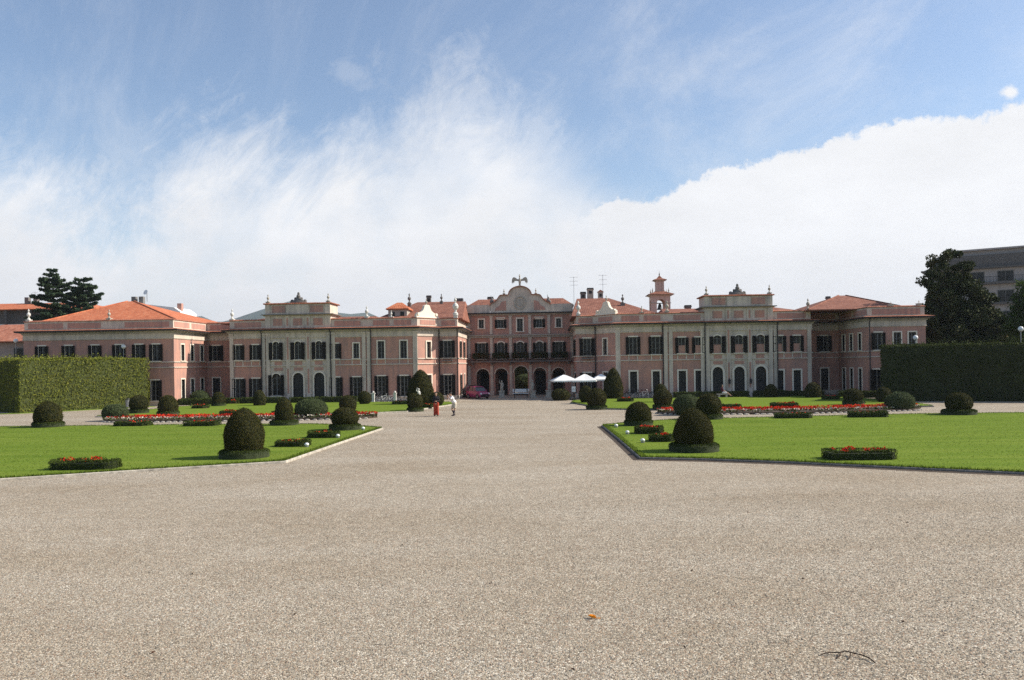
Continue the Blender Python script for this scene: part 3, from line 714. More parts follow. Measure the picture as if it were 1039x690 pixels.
# closed backs and decks
BK = MB()
BK.add([(XL,112,0),(-1.1,112,0),(-1.1,112,8.05),(XL,112,8.05),(1.1,112,0),(XRr,112,0),(XRr,112,8.05),(1.1,112,8.05),(-1.1,112,3.6),(1.1,112,3.6),(1.1,112,8.05),(-1.1,112,8.05)], [(1,0,3,2),(5,4,7,6),(9,8,11,10)])
BK.add([(XL,YP,0),(XL,112,0),(XL,112,7.7),(XL,YP,7.7),(XRr,YP,0),(XRr,112,0),(XRr,112,7.7),(XRr,YP,7.7)], [(0,3,2,1),(4,5,6,7)])
BK.build('wall', M['pink'], PAL)
DK = MB()
for P in (PL, PR):
    q = P+[(P[-1][0], 112)] if P is PL else [(P[0][0], 112)]+P
    DK.add([(x, y, 8.0) for x, y in q], [tuple(range(len(q)))])
DK.add([(-6.65,YC,10.2),(6.65,YC,10.2),(6.65,112,10.2),(-6.65,112,10.2)], [(0,1,2,3)])
for sg in (-1, 1): DK.add([(sg*6.65,YC,7.9),(sg*6.65,112,7.9),(sg*6.65,112,10.3),(sg*6.65,YC,10.3)], [(0,1,2,3)])
DK.add([(-6.65,112,8),(6.65,112,8),(6.65,112,10.3),(-6.65,112,10.3)], [(0,1,2,3)])
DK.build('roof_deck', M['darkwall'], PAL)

# belvedere attics over the wing centres
for sg in (-1, 1):
    f = facs[sg]['fp']; a, b = sorted((sg*20.4, sg*27.7)); mb = MB(); m = (a+b)/2
    f.box(mb, a-.02, b+.02, 8.12, 9.55, -3.4, .06)
    rect = [(a-.02, Y0-.06), (b+.02, Y0-.06), (b+.02, Y0+3.4), (a-.02, Y0+3.4)]
    f.box(mb, a+.05, b-.05, 9.74, 10.83, -3.3, .0)
    for x in (a+.3, b-.3): f.box(mb, x-.28, x+.28, 9.74, 10.83, .0, .1); f.box(mb, x-.28, x+.28, 8.12, 9.55, .06, .16)
    for x in (sg*25.2, sg*22.93): f.box(mb, x-.26, x+.26, 8.12, 9.55, .06, .14)
    f.box(mb, m-1.25, m+1.25, 9.76, 10.8, .0, .12)
    at_ = mb.build('belvedere_attic', M['grey'], PAL)
    for a_ in [(x-.5, x+.5, 8.5, 9.25, .06, .1) for x in (sg*26.3, sg*24.07, sg*21.8)]+[(x-.72, x+.72, 9.95, 10.65, .0, .05) for x in (sg*26.2, sg*21.95)]+[(x-.09, x+.09, 8.45, 9.3, .14, .165) for x in (sg*25.2, sg*22.93)]:
        mb = MB(); f.box(mb, *a_); mb.build('pink_panel', M['pink'], at_)
    mb = MB(); sweep(mb, rect, [(-.3,9.552),(.08,9.552),(.28,9.64),(.3,9.735),(-.3,9.735)], True)
    for x in (sg*26.3, sg*21.8) if sg > 0 else ():       # little segmental hoods over the cornice
        f.poly(mb, [(x-.55, 9.74)]+[(x+.55*math.cos(math.pi*(8-k)/8), 9.74+.16*math.sin(math.pi*k/8)) for k in range(1, 8)]+[(x+.55, 9.74)][::1], .02, .25)
    mb.build('cornice', M['cornice'], at_)
    mb = MB(); sweep(mb, rect, [(.305,9.65),(.36,9.65),(.36,9.735),(.305,9.735)], True); mb.build('cornice_edge', M['stonedark'], at_)  # dark edge band painting in the attic cornice's shadow line
    mb = MB(); sweep(mb, rect, [(-1.9,10.835),(.12,10.835),(.18,10.9),(.1,10.98),(-1.9,11.12)], True); mb.build('coping_tiles', M['tileold'], at_)
    # crest: bust between scrolls
    mb = MB(); y = Y0+.35
    pts = [(m-.95,11.0),(m-.8,11.25),(m-.5,11.3),(m-.36,11.55),(m-.2,11.62),(m-.12,11.9),(m+.12,11.9),(m+.2,11.62),(m+.36,11.55),(m+.5,11.3),(m+.8,11.25),(m+.95,11.0)]
    mb.prism_xz(pts, y-.16, y+.16); mb.sphere((m,y,12.02), (.14,.15,.19)); mb.sphere((m,y-.05,11.72), (.24,.2,.2))
    for e in (-1, 1): mb.sphere((m+e*.72, y, 11.22), (.2,.19,.17)); mb.sphere((m+e*.36, y, 11.5), (.13,.18,.13))
    mb.build('crest', M['stonedark'], at_, smooth=True)

VASE = [(.16,0),(.16,.12),(.07,.18),(.07,.3),(.17,.42),(.2,.55),(.14,.68),(.05,.76),(.05,.86),(.1,.93),(.06,1.02),(.015,1.12)]
def finial(x, y, z, h=1.1, ped=.3, m='stone', parent=None, plinth=.42):
    mb = MB(); q = plinth/2
    if ped: mb.box(x-q, x+q, y-q, y+q, z, z+ped); mb.box(x-q-.05, x+q+.05, y-q-.05, y+q+.05, z+ped, z+ped+.07)
    k = h/1.12; mb.lathe([(r*k*1.0, zz*k) for r, zz in VASE], (x, y, z+(ped+.07 if ped else 0)), 12)
    return mb.build('finial', M[m], parent or PAL)
for sg in (-1, 1):
    for x in (20.68, 27.42): finial(sg*x, Y0+.15, 10.98, .85, .1, 'stone', plinth=.36)
    finial(sg*31.55, Y0+.3, 9.1, 1.15, .15, 'stonelight' if sg < 0 else 'stone'); finial(sg*16.45, Y0+.3, 9.1, 1.15, .2, 'stonelight' if sg < 0 else 'stone')
    finial(sg*13.72, Y0+.3, 9.1, .7, .12, 'stonelight' if sg < 0 else 'stone')
finial(-6.9, YI+.25, 9.1, 2.0, .35, 'stonelight'); finial(6.95, YI+.25, 9.1, 1.5, .2, 'stonelight')
finial(-51.9, YP+.3, 9.1, 1.15, .2, 'stonelight'); finial(-43.1, YP+.3, 9.1, .95, .2, 'stone'); finial(41.3, YP+.3, 9.1, .35, .25, 'grey')
for x in (38.5,): finial(x, YP+.3, 9.1, .3, .2, 'grey')
# scroll gables over the canted corners
for sg in (-1, 1):
    f = facs[sg]['ch']; c = f.L/2; L_ = f.L
    half = [(1.0,0),(1.0,.42),(.9,.5),(.62,.62),(.4,.85),(.3,1.12),(.24,1.4),(.12,1.5)]
    pts = [(c-x*L_*.5, 9.1+z) for x, z in half]+[(c+x*L_*.5, 9.1+z) for x, z in half[::-1]]
    mb = MB(); f.poly(mb, pts, -.4, -.08); f.box(mb, c-L_*.52, c+L_*.52, 9.1, 9.24, -.45, .02)
    for e in (-1, 1): f.poly(mb, [(c+e*L_*.42+.17*math.cos(k*math.pi/5), 9.55+.17*math.sin(k*math.pi/5)) for k in range(10)], -.3, .0)
    g_ = mb.build('scroll_gable', M['cream'], PAL)
    p = f.pt(c, 0, -.24); finial(p[0], p[1], 10.55, .75, 0, 'stone')

# ---- central block
fc = Fac((-6.65, YC), (6.65, YC), -6.65, zr=(0, 10.0))
sx = 1.0
for x in (-4.85, 4.85):
    win(fc, x, 4.55, 6.55, .95, sh=.36); win(fc, x, 8.4, 9.5, .62, fw=.16)
for x in (-2.42, 2.42):
    win(fc, x, 4.55, 6.65, .92, arch=.42, sh=.36, hood=False, fw=.16); win(fc, x, 8.4, 9.45, .72, sh=.36, hood=True)
win(fc, 0, 4.55, 6.65, .92, arch=.42, sh=.38, fw=.16); win(fc, 0, 7.95, 9.55, .72, fw=.15)
ARC = [(-4.75, 1.6, 3.3), (-2.42, 1.55, 3.35), (0.03, 1.75, 3.6), (2.42, 1.55, 3.35), (4.75, 1.6, 3.3)]
for x, w, z in ARC: fc.op.append((x-w/2, x+w/2, 0., z, w/2*.95))
fc.build_wall(depth=.5)
for x in (-6.45, -3.62, -1.22, 1.22, 3.62, 6.45):
    T2_ = MB()
    for z0, z1 in ((.0, 3.72), (4.5, 7.18), (7.62, 9.98)): fc.box(T2_, x-.17, x+.17, z0, z1, -.02, .12)
    fc.box(T2_, x-.24, x+.24, .0, .5, -.02, .19); fc.box(T2_, x-.22, x+.22, 6.98, 7.18, -.02, .17); fc.box(T2_, x-.22, x+.22, 9.78, 9.98, -.02, .17); T2_.build('pilaster', M['grey'], PAL)
for x, w, z in ARC:        # archivolts
    T2_ = MB()
    ol = outline(x-w/2, x+w/2, 0, z, w/2*.95)[2:]; og = outline(x-w/2-.14, x+w/2+.14, 0, z+.14, w/2*.95+.14)[2:]
    vs = []
    for p, q in zip(ol, og): vs += [fc.pt(*p, .06), fc.pt(*q, .06), fc.pt(*q, -.02), fc.pt(*p, -.3)]
    T2_.add(vs, [fq for k in range(len(ol)-1) for fq in ((4*k, 4*k+1, 4*k+5, 4*k+4), (4*k+1, 4*k+2, 4*k+6, 4*k+5), (4*k, 4*k+4, 4*k+7, 4*k+3))])
    T2_.build('archivolt', M['grey'], PAL)
C2 = MB()
fc.box(C2, -6.6, 6.6, 7.2, 7.42, -.02, .22); fc.box(C2, -6.6, 6.6, 7.43, 7.56, -.02, .4)
fc.box(C2, -6.9, 6.9, 10.0, 10.16, -.3, .2); fc.box(C2, -6.98, 6.98, 10.162, 10.32, -.4, .45)
C2.build('cornice', M['cornice'], PAL)
# balcony with flower boxes along the first floor
B = MB(); fc.box(B, -6.3, 6.3, 4.12, 4.3, .0, .95)
for x in (-6., -3.62, -1.22, 1.22, 3.62, 6.): fc.poly(B, [(x-.1,4.12),(x-.1,3.8),(x+.1,3.8),(x+.1,4.12)], .12, .7)
bal = B.build('balcony', M['stonedark'], PAL)
B = MB()
for i in range(127):
    x = -6.3+12.6*i/126; B.tube(fc.pt(x,4.3,.9), fc.pt(x,5.15,.9), .011, n=4)
B.tube(fc.pt(-6.3,5.16,.9), fc.pt(6.3,5.16,.9), .025, n=6); B.tube(fc.pt(-6.3,4.38,.9), fc.pt(6.3,4.38,.9), .018, n=6)
for e in (-6.3, 6.3): B.tube(fc.pt(e,5.16,0), fc.pt(e,5.16,.9), .02, n=6)
B.build('railing', M['iron'], bal)
def scatter(P, Nn, size, var=.5, tilt=.6, aspect=.55):
    """one small leaf-like quad per point, loosely lying along the surface"""
    n = len(P); P = np.asarray(P); Nn = np.asarray(Nn)
    rn = RNG.normal(size=(n,3)); nn = Nn*(1-tilt)+rn*tilt*.6; nn /= np.linalg.norm(nn, axis=1)[:,None]+1e-9
    t = np.cross(nn, RNG.normal(size=(n,3))); t /= np.linalg.norm(t, axis=1)[:,None]+1e-9
    b = np.cross(nn, t); s = (size*(1-var+2*var*RNG.random(n)))[:,None]
    V4 = np.stack([P-t*s, P-b*s*aspect, P+t*s, P+b*s*aspect], 1).reshape(-1,3)
    return V4, np.arange(4*n).reshape(-1,4)
def boxcloud(n, lo, hi): return np.array(lo)+RNG.random((n,3))*(np.array(hi)-np.array(lo))
for x0, x1 in ((-5.9,-3.9),(-3.4,-1.4),(-1.0,1.0),(1.4,3.4),(3.9,5.9)):
    B = MB(); fc.box(B, x0, x1, 4.78, 4.98, .93, 1.13); fb = B.build('flower_box', M['soil'], bal)
    n = 900; P = boxcloud(n, (x0-.05, YC-1.28, 4.62), (x1+.05, YC-.92, 5.3)); P[:,2] -= np.abs(P[:,0]-(x0+x1)/2)**2*.03
    B = MB(); B.np_add(*scatter(P, np.tile([0,-1,0.3],(n,1)), .07, tilt=.9, aspect=.8)); tag(B.build('flowers', M['pinkpetal'], fb), kind='stuff')
for x in (-4.85, 4.85): pass
# small balconies on the inner corners
for sg in (-1, 1):
    f = facs[sg]['in2']; B = MB(); c = sg*7.85
    f.box(B, c-.62, c+.62, 4.3, 4.4, .1, .55); lb = B.build('balcony', M['stonedark'], PAL)
    B = MB()
    for i in range(15): B.tube(f.pt(c-.6+1.2*i/14,4.4,.52), f.pt(c-.6+1.2*i/14,5.2,.52), .012, n=4)
    B.tube(f.pt(c-.6,5.2,.52), f.pt(c+.6,5.2,.52), .022, n=6)
    for e in (-.6, .6): B.tube(f.pt(c+e,5.2,.1), f.pt(c+e,5.2,.52), .02, n=6)
    B.build('railing', M['iron'], lb)
# attic parapet and pediment of the central block
for a, b in ((-6.65,-3.75),(3.75,6.65)): A = MB(); fc.box(A, a, b, 10.322, 11.35, -.4, -.05); A.build('parapet', M['grey'], PAL)
def half_ped():
    p = [(3.75,10.322),(3.75,11.25),(3.62,11.48),(3.3,11.6),(2.95,11.85),(2.68,12.2),(2.55,12.42),(2.4,12.5),(1.55,12.52),(1.4,12.56)]
    p += [(1.4*math.cos(math.pi/2*k/8), 12.56+1.02*math.sin(math.pi/2*k/8)) for k in range(1, 9)]
    return p
hp = half_ped(); ped = [(x+.05, z) for x, z in hp]+[(-x+.05, z) for x, z in hp[::-1][1:]]
A = MB(); fc.poly(A, ped, -.5, -.04); pd = A.build('pediment', M['grey'], PAL)
A = MB(); rim = ped[1:-1]
vs = []; 
for i, (x, z) in enumerate(rim):
    a = rim[max(0,i-1)]; b = rim[min(len(rim)-1,i+1)]; t = Vector((b[0]-a[0], b[1]-a[1])).normalized(); nx, nz = t.y, -t.x
    if nz < 0 and False: nx, nz = -nx, -nz
    for k, o in ((0,.16),(.10,.16),(.10,-.55),(0,-.55)): vs.append(fc.pt(x+nx*k, z+nz*k, o))
n = len(rim); A.add(vs, [(4*i+k, 4*i+(k+1) % 4, 4*i+4+(k+1) % 4, 4*i+4+k) for i in range(n-1) for k in range(4)]+[(0,1,2,3),(4*n-1,4*n-2,4*n-3,4*n-4)])
A.build('pediment_moulding', M['tileold'], pd)
for sg in (-1, 1): A = MB(); fc.poly(A, [(.05+sg*3.2,10.62),(.05+sg*1.75,10.62),(.05+sg*1.75,11.85),(.05+sg*2.3,11.7),(.05+sg*2.6,11.2),(.05+sg*3.0,11.0)][::sg], -.04, .0); A.build('pink_panel', M['pink'], pd)
A = MB()                     # clock-like round field with a carved shield
for r0, r1, o in ((.62,.78,.06),(.0,.5,.02)):
    ring = []
    if r0:
        vs = []; k = 28
        for i in range(k):
            a = 2*math.pi*i/k
            for r, oo in ((r0,o),(r1,o),(r1,-.04),(r0,-.04)): vs.append(fc.pt(.05+r*math.cos(a), 11.55+r*1.1*math.sin(a), oo))
        A.add(vs, [(4*i+j, 4*((i+1) % k)+j, 4*((i+1) % k)+(j+1) % 4, 4*i+(j+1) % 4) for i in range(k) for j in range(4)])
fc.poly(A, [(.05-.36,11.9),(.05-.4,11.5),(.05-.22,11.15),(.05,11.02),(.05+.22,11.15),(.05+.4,11.5),(.05+.36,11.9),(.05,12.0)][::-1][::-1], -.04, .07)
A.build('medallion', M['cornice'], pd)
finial(-1.95, YC+.2, 12.58, .62, .1, 'stone', plinth=.25); finial(2.05, YC+.2, 12.58, .62, .1, 'stone', plinth=.25)
for x in (-3.5, 3.6):
    A = MB(); A.sphere((x,YC+.25,11.75),(.26,.22,.3)); A.sphere((x+.16,YC+.2,11.62),(.2,.2,.2)); A.sphere((x,YC+.25,12.1),(.13,.13,.16)); A.tube((x-.05,YC+.25,12.1),(x-.1,YC+.25,12.55),.05,.02); A.build('roof_figure', M['stonedark'], PAL, smooth=True)
# eagle with spread wings on the crown of the pediment
A = MB(); ex, ey, ez = .05, YC+.2, 13.5
A.lathe([(.32,0),(.32,.12),(.17,.2),(.12,.36)], (ex,ey,ez), 10)
A.lathe([(r*.72, z*1.28) for r, z in [(.1,.25),(.2,.42),(.23,.62),(.17,.84),(.1,.95),(.11,1.04),(.13,1.14),(.09,1.24),(.02,1.28)]], (ex,ey,ez), 12)
A.tube((ex,ey-.1,ez+1.46),(ex,ey-.3,ez+1.38),.06,.01,6)
A.build('eagle', M['stone'], PAL, smooth=True)
eg = [o for o in PAL.children if o.name.startswith('eagle')][0]
for sg in (-1, 1):
    A = MB(); w = [(.08,.82),(.3,.86),(.5,1.0),(.7,1.06),(.85,.98),(.94,.76),(.96,.42),(.88,.54),(.84,.34),(.75,.54),(.68,.46),(.6,.66),(.45,.66),(.08,.64)]
    A.prism_xz([(ex+sg*x*1.05, ez+z*1.22) for x, z in (w if sg > 0 else w[::-1])], ey-.04, ey+.06); A.build('wing', M['stone'], eg)
# portico behind the arches, passage through to the street court
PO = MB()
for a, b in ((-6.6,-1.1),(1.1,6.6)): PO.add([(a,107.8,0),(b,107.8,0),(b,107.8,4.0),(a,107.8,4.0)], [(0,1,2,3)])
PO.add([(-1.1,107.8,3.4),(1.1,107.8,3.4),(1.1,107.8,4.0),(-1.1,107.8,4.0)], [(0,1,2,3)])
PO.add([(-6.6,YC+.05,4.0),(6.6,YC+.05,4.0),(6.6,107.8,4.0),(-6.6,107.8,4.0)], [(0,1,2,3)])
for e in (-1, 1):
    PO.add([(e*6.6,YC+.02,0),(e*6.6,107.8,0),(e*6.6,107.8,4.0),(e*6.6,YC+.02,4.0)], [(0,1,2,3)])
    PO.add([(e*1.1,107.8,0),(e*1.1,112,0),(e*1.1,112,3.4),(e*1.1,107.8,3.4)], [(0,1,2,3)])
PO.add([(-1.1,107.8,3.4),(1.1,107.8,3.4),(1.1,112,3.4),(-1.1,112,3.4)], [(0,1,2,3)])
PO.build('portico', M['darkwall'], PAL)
for x in (-4.75, -2.42, 2.42, 4.75):
    A = MB(); A.box(x-.6, x+.6, 107.66, 107.8, 0, 2.9); A.box(x-.03, x+.03, 107.62, 107.66, 0, 2.85)
    A.build('door', M['door'], PAL)
# downpipes
for x, y in ((-28.12,Y0),(-20.42,Y0),(-15.95,Y0),(15.9,Y0),(20.42,Y0),(28.12,Y0),(-8.75,YI),(8.75,YI),(-6.7,YI+.1),(36.15,YP)):
    A = MB(); A.tube((x,y-.2,.1),(x,y-.2,7.6),.055,n=8); A.tube((x,y-.2,7.6),(x,y-.45,7.95),.055,n=8)
    for z in (1.,3.2,5.4): A.tube((x,y-.2,z),(x,y+.03,z),.03,n=6)
    A.build('downpipe', M['iron'], PAL)
# wall lanterns on the right frontispiece
for x in (25.2, 22.93):
    A = MB(); y = Y0-.35; A.lathe([(.05,0),(.1,.08),(.13,.4),(.16,.42),(.05,.55),(.02,.62)], (x,y,1.35), 8); A.tube((x,y,1.95),(x,Y0-.1,2.1),.02,n=6); A.build('wall_lantern', M['iron'], PAL)

# ---- roofs
def hip(mb, x0, x1, y0, y1, z, rx0, rx1, ry, rz, th=.12):
    b = [(x0,y0,z),(x1,y0,z),(x1,y1,z),(x0,y1,z)]; r = [(rx0,ry,rz),(rx1,ry,rz)]
    v = b+r+[(p[0],p[1],z-th) for p in b]
    mb.add(v, [(0,1,5,4),(1,2,5),(2,3,4,5),(3,0,4),(0,6,7,1),(1,7,8,2),(2,8,9,3),(3,9,6,0),(6,9,8,7)])
def ridge(mb, pts, r=.1):
    for a, b in zip(pts[:-1], pts[1:]): mb.tube(a, b, r, n=6)
RF = MB(); hip(RF, -52.0, -36.6, 88.2, 106, 9.2, -46.6, -45.8, 97, 12.05)
for p in ((-52,88.2,9.2),(-36.6,88.2,9.2)): ridge(RF, [p, (-46.6 if p[0] < -46 else -45.8, 97, 12.05)])
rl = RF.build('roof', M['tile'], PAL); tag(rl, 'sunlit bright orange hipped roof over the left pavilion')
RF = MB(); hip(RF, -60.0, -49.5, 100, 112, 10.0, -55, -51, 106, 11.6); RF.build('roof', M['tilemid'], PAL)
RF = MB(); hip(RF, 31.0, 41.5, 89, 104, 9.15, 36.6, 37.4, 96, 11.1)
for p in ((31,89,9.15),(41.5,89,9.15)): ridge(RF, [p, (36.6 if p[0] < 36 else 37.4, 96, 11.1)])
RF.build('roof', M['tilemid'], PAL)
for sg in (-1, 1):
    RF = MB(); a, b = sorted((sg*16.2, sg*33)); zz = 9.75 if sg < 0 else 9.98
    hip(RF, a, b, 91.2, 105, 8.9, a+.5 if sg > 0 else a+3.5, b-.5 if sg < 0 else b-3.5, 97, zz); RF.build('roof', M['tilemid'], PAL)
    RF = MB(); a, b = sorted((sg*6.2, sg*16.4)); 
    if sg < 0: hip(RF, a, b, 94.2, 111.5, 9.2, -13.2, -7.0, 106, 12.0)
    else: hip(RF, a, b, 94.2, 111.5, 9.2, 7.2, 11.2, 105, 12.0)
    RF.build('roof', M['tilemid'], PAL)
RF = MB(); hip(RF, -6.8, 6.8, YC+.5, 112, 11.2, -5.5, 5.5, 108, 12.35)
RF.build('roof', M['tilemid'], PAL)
# dormers and the little roof turret on the left
def turret(x0, x1, y0, y1, z0, z1, rz, m='cornice', nm='roof_turret'):
    A = MB(); A.box(x0, x1, y0, y1, z0, z1); o = A.build(nm, M[m], PAL)
    A = MB(); hip(A, x0-.25, x1+.25, y0-.25, y1+.25, z1+.1, (x0+x1)/2-.3, (x0+x1)/2+.3, (y0+y1)/2, rz); A.build('roof', M['tile'], o)
    A = MB(); c = (x0+x1)/2
    for e in (-.55, .55): A.box(c+e-.22, c+e+.22, y0-.03, y0+.05, z0+(z1-z0)*.35, z0+(z1-z0)*.85)
    A.build('window', M['glass'], o); return o
turret(-15.1, -12.9, 96.2, 99, 8.6, 10.45, 11.35)
A = MB(); A.add([(-12.3,97,9.5),(-10.3,97,9.5),(-11.3,97,10.45),(-12.3,99.5,9.5),(-10.3,99.5,9.5),(-11.3,99.5,10.45)], [(0,1,2),(5,4,3),(0,2,5,3),(2,1,4,5),(1,0,3,4)]); A.build('dormer', M['stonedark'], PAL)
finial(-12.9, 98, 10.9, 1.2, .3, 'stonedark', plinth=.4); finial(-9.9, 104.5, 11.6, 1.0, .25, 'stonedark', plinth=.35)
finial(12.5, 100, 10.6, 1.1, .3, 'stonedark', plinth=.5)
def chimney(x, y, w, z0, z1, m='stone', cap='gable', pots=0):
    A = MB(); A.box(x-w/2, x+w/2, y-w/2, y+w/2, z0, z1)
    A.box(x-w/2-.07, x+w/2+.07, y-w/2-.07, y+w/2+.07, z1, z1+.1); o = A.build('chimney', M[m], PAL)
    A = MB()
    if cap == 'gable': A.prism_xz([(x-w/2-.1,z1+.1),(x+w/2+.1,z1+.1),(x,z1+.38)], y-w/2-.08, y+w/2+.08)
    else: A.box(x-w/2-.03, x+w/2+.03, y-w/2-.03, y+w/2+.03, z1+.1, z1+.25)
    A.build('chimney_cap', M['tileold' if cap == 'gable' else 'iron'], o)
    A = MB(); A.box(x-w*.25, x+w*.25, y-w/2-.02, y-w/2+.05, z1-.55, z1-.15); A.build('flue_opening', M['iron'], o)
chimney(8.25, 111, .7, 10.6, 13.1, 'stonedark', 'flat'); chimney(9.2, 111, .8, 10.6, 13.6, 'stone', 'flat'); chimney(10.55, 111, .65, 10.6, 13.2, 'stone', 'gable')
chimney(-8.2, 110, .9, 10.8, 12.45, 'stonedark', 'flat'); chimney(-12.0, 108, .55, 10.8, 12.75, 'stonedark', 'flat')
chimney(-4.0, 109, .7, 11.4, 12.5, 'stonedark', 'flat'); chimney(20.4, 101, .7, 9.3, 10.4, 'stonedark', 'flat'); chimney(36.4, 99, .4, 10.2, 11.0, 'stonedark', 'flat')
def antenna(x, y, z0, z1, label):
    t = thing('tv_antenna', label, 'antenna', (x, y, z0)); A = MB(); A.tube((x,y,z0),(x,y,z1),.025,n=5); A.build('mast', M['metal'], t)
    A = MB()
    for k in (.98, .84, .7):
        z = z0+(z1-z0)*k; A.tube((x-.55,y,z),(x+.55,y,z),.014,n=4)
        for e in (-.5,-.2,.1,.4): A.tube((x+e,y-.25,z),(x+e,y+.25,z),.011,n=4)
    A.build('aerial', M['metal'], t)
antenna(7.0, 110, 11.6, 15.3, 'thin television aerial on the roof just left of the dark square chimney')
antenna(10.95, 111.9, 11.4, 15.7, 'thin television aerial rising behind the gabled pale chimney')

# ------------------------------------------------------------------ clipped bushes
def prof_fn(kind):
    if kind == 'egg':  return lambda t: (math.sin(math.pi*min(1, (t*.62+.0)**.9+.0)) if False else max(0, (1-((t-.34)/.66)**2)**.62 if t > .34 else .86+.14*math.sin(math.pi/2*t/.34)))
    if kind == 'dome': return lambda t: (1-((t-.30)/.70)**2.0)**.5 if t > .30 else .92+.08*math.sin(math.pi/2*t/.30)
    if kind == 'ball': return lambda t: max(.0, 1-((t-.46)/.54)**2)**.5 if t > .46 else max(.35, (1-((.46-t)/.56)**2)**.5)
    if kind == 'oval': return lambda t: max(.0, 1-((t-.46)/.54)**2)**.5 if t > .46 else max(.5, (1-((.46-t)/.62)**2)**.5)
    if kind == 'cone': return lambda t: max(0, (1-t**2.6))**.72*(.86+.14*min(1, t/.15)) if t < .999 else 0
def bush_surface(kind, r, h, z0, n, seed, lump=.05):
    f = prof_fn(kind); rng = np.random.default_rng(int(seed*10))
    T = np.linspace(0, 1, 60); Rr = np.array([f(t) for t in T])*r; Zz = T*h
    ds = np.sqrt(np.diff(Rr)**2+np.diff(Zz)**2); area = (Rr[1:]+Rr[:-1])/2*ds+1e-6; cdf = np.cumsum(area)/area.sum()
    k = np.minimum(np.searchsorted(cdf, rng.random(n)), 58); q = rng.random(n)
    rr = Rr[k]+(Rr[k+1]-Rr[k])*q; zz = Zz[k]+(Zz[k+1]-Zz[k])*q; a = rng.random(n)*6.2832
    dr, dz_ = (Rr[k+1]-Rr[k]), (Zz[k+1]-Zz[k]); L_ = np.hypot(dr, dz_)+1e-9
    Nn = np.stack([np.cos(a)*dz_/L_, np.sin(a)*dz_/L_, -dr/L_], -1)
    P = np.stack([rr*np.cos(a), rr*np.sin(a), zz+z0], -1)
    return P, Nn
def lumpy(P, seed, amp, fr=2.2):
    return np.array([amp*(noise.noise((p[0]*fr+seed, p[1]*fr, p[2]*fr))+.5*noise.noise((p[0]*fr*2.7, p[1]*fr*2.7+seed, p[2]*fr*2.7))) for p in P])
def topiary(name, kind, x, y, r, top, ring, label, cat='topiary', group='clipped bushes of the parterre', leafm='yew', ground=ZL, seed=0, near=False):
    t = thing(name, label, cat, (x, y, ground), group, world=False)
    rh = (.24+.1*r) if ring else 0
    z0 = rh*.55 if ring else 0.
    h = top-ground-z0
    f = prof_fn(kind)
    mb = MB()
    def fn(p): 
        q = Vector((p.x, p.y, 0)); d = noise.noise((p.x*2.2+seed, p.y*2.2, p.z*2.2))*.05*r
        return Vector((p.x*(1+d/r), p.y*(1+d/r), p.z))
    mb.lathe([(max(.004, f(k/22)*r*.955), z0+k/22*h*.985) for k in range(23)], (0,0,0), 30, fn)
    dist = math.hypot(x-XC, y); A_ = 2*math.pi*r*h*.9+3.14*r*r
    size = max(.018, dist*.00055); n = int(min(22000, 1.9*A_/(size*size*1.1*2)))
    P, Nn = bush_surface(kind, r, h, z0, n, seed+5)
    P = P+Nn*(lumpy(P, seed, .045*r)+RNG.normal(size=n)*.012)[:,None]
    cr = MB(); cr.np_add(*scatter(P, Nn, size, tilt=.65))
    # stray unclipped tips on the outline
    k = n//14; Q, Qn = bush_surface(kind, r*1.02, h*1.01, z0, k, seed+9); Q = Q+Qn*(RNG.random(k)**2*.09*r**.5)[:,None]
    cr.np_add(*scatter(Q, Qn, size*.9, tilt=.95))
    c = cr.build('foliage', M[leafm], t)
    mb.build('inner_twigs', M['yewcore' if leafm == 'yew' else 'boxcore'], c, smooth=True)
    if ring:
        ro, ri = ring, max(.12, ring*.55); mb = MB(); cx, w = (ro+ri)/2, (ro-ri)/2*.9
        m = 26; nn = 9; vs = []
        for i in range(m):
            a = 2*math.pi*i/m
            for j in range(nn):
                b = math.pi*j/(nn-1); rr = cx+w*math.cos(b)*(1 if 0 < j < nn-1 else 1.0); zz = rh*.93*(math.sin(b)**.45 if 0 < j < nn-1 else 0)
                d = 1+.02*noise.noise((rr*math.cos(a)*3+seed, rr*math.sin(a)*3, zz*3)); vs.append((rr*d*math.cos(a), rr*d*math.sin(a), zz*d))
        mb.add(vs, [(i*nn+j, ((i+1) % m)*nn+j, ((i+1) % m)*nn+j+1, i*nn+j+1) for i in range(m) for j in range(nn-1)])
        nl = int(min(6000, 1.7*(2*math.pi*cx*(rh*2+w*2))/(size*size*2.2))); a = RNG.random(nl)*6.283; b = np.arccos(1-2*RNG.random(nl)); 
        rr = cx+(w+.015)*np.cos(b); zz = rh*np.sin(b)**.45
        jit = RNG.normal(size=(nl,3))*.012
        P = np.stack([rr*np.cos(a), rr*np.sin(a), zz], -1)+jit; Nn = np.stack([np.cos(b)*np.cos(a), np.cos(b)*np.sin(a), np.sin(b)], -1)
        lb = MB(); lb.np_add(*scatter(P, Nn, size, tilt=.65)); q = lb.build('base_ring', M['box'], t)
        mb.build('inner_twigs', M['boxcore'], q, smooth=True)
    return t
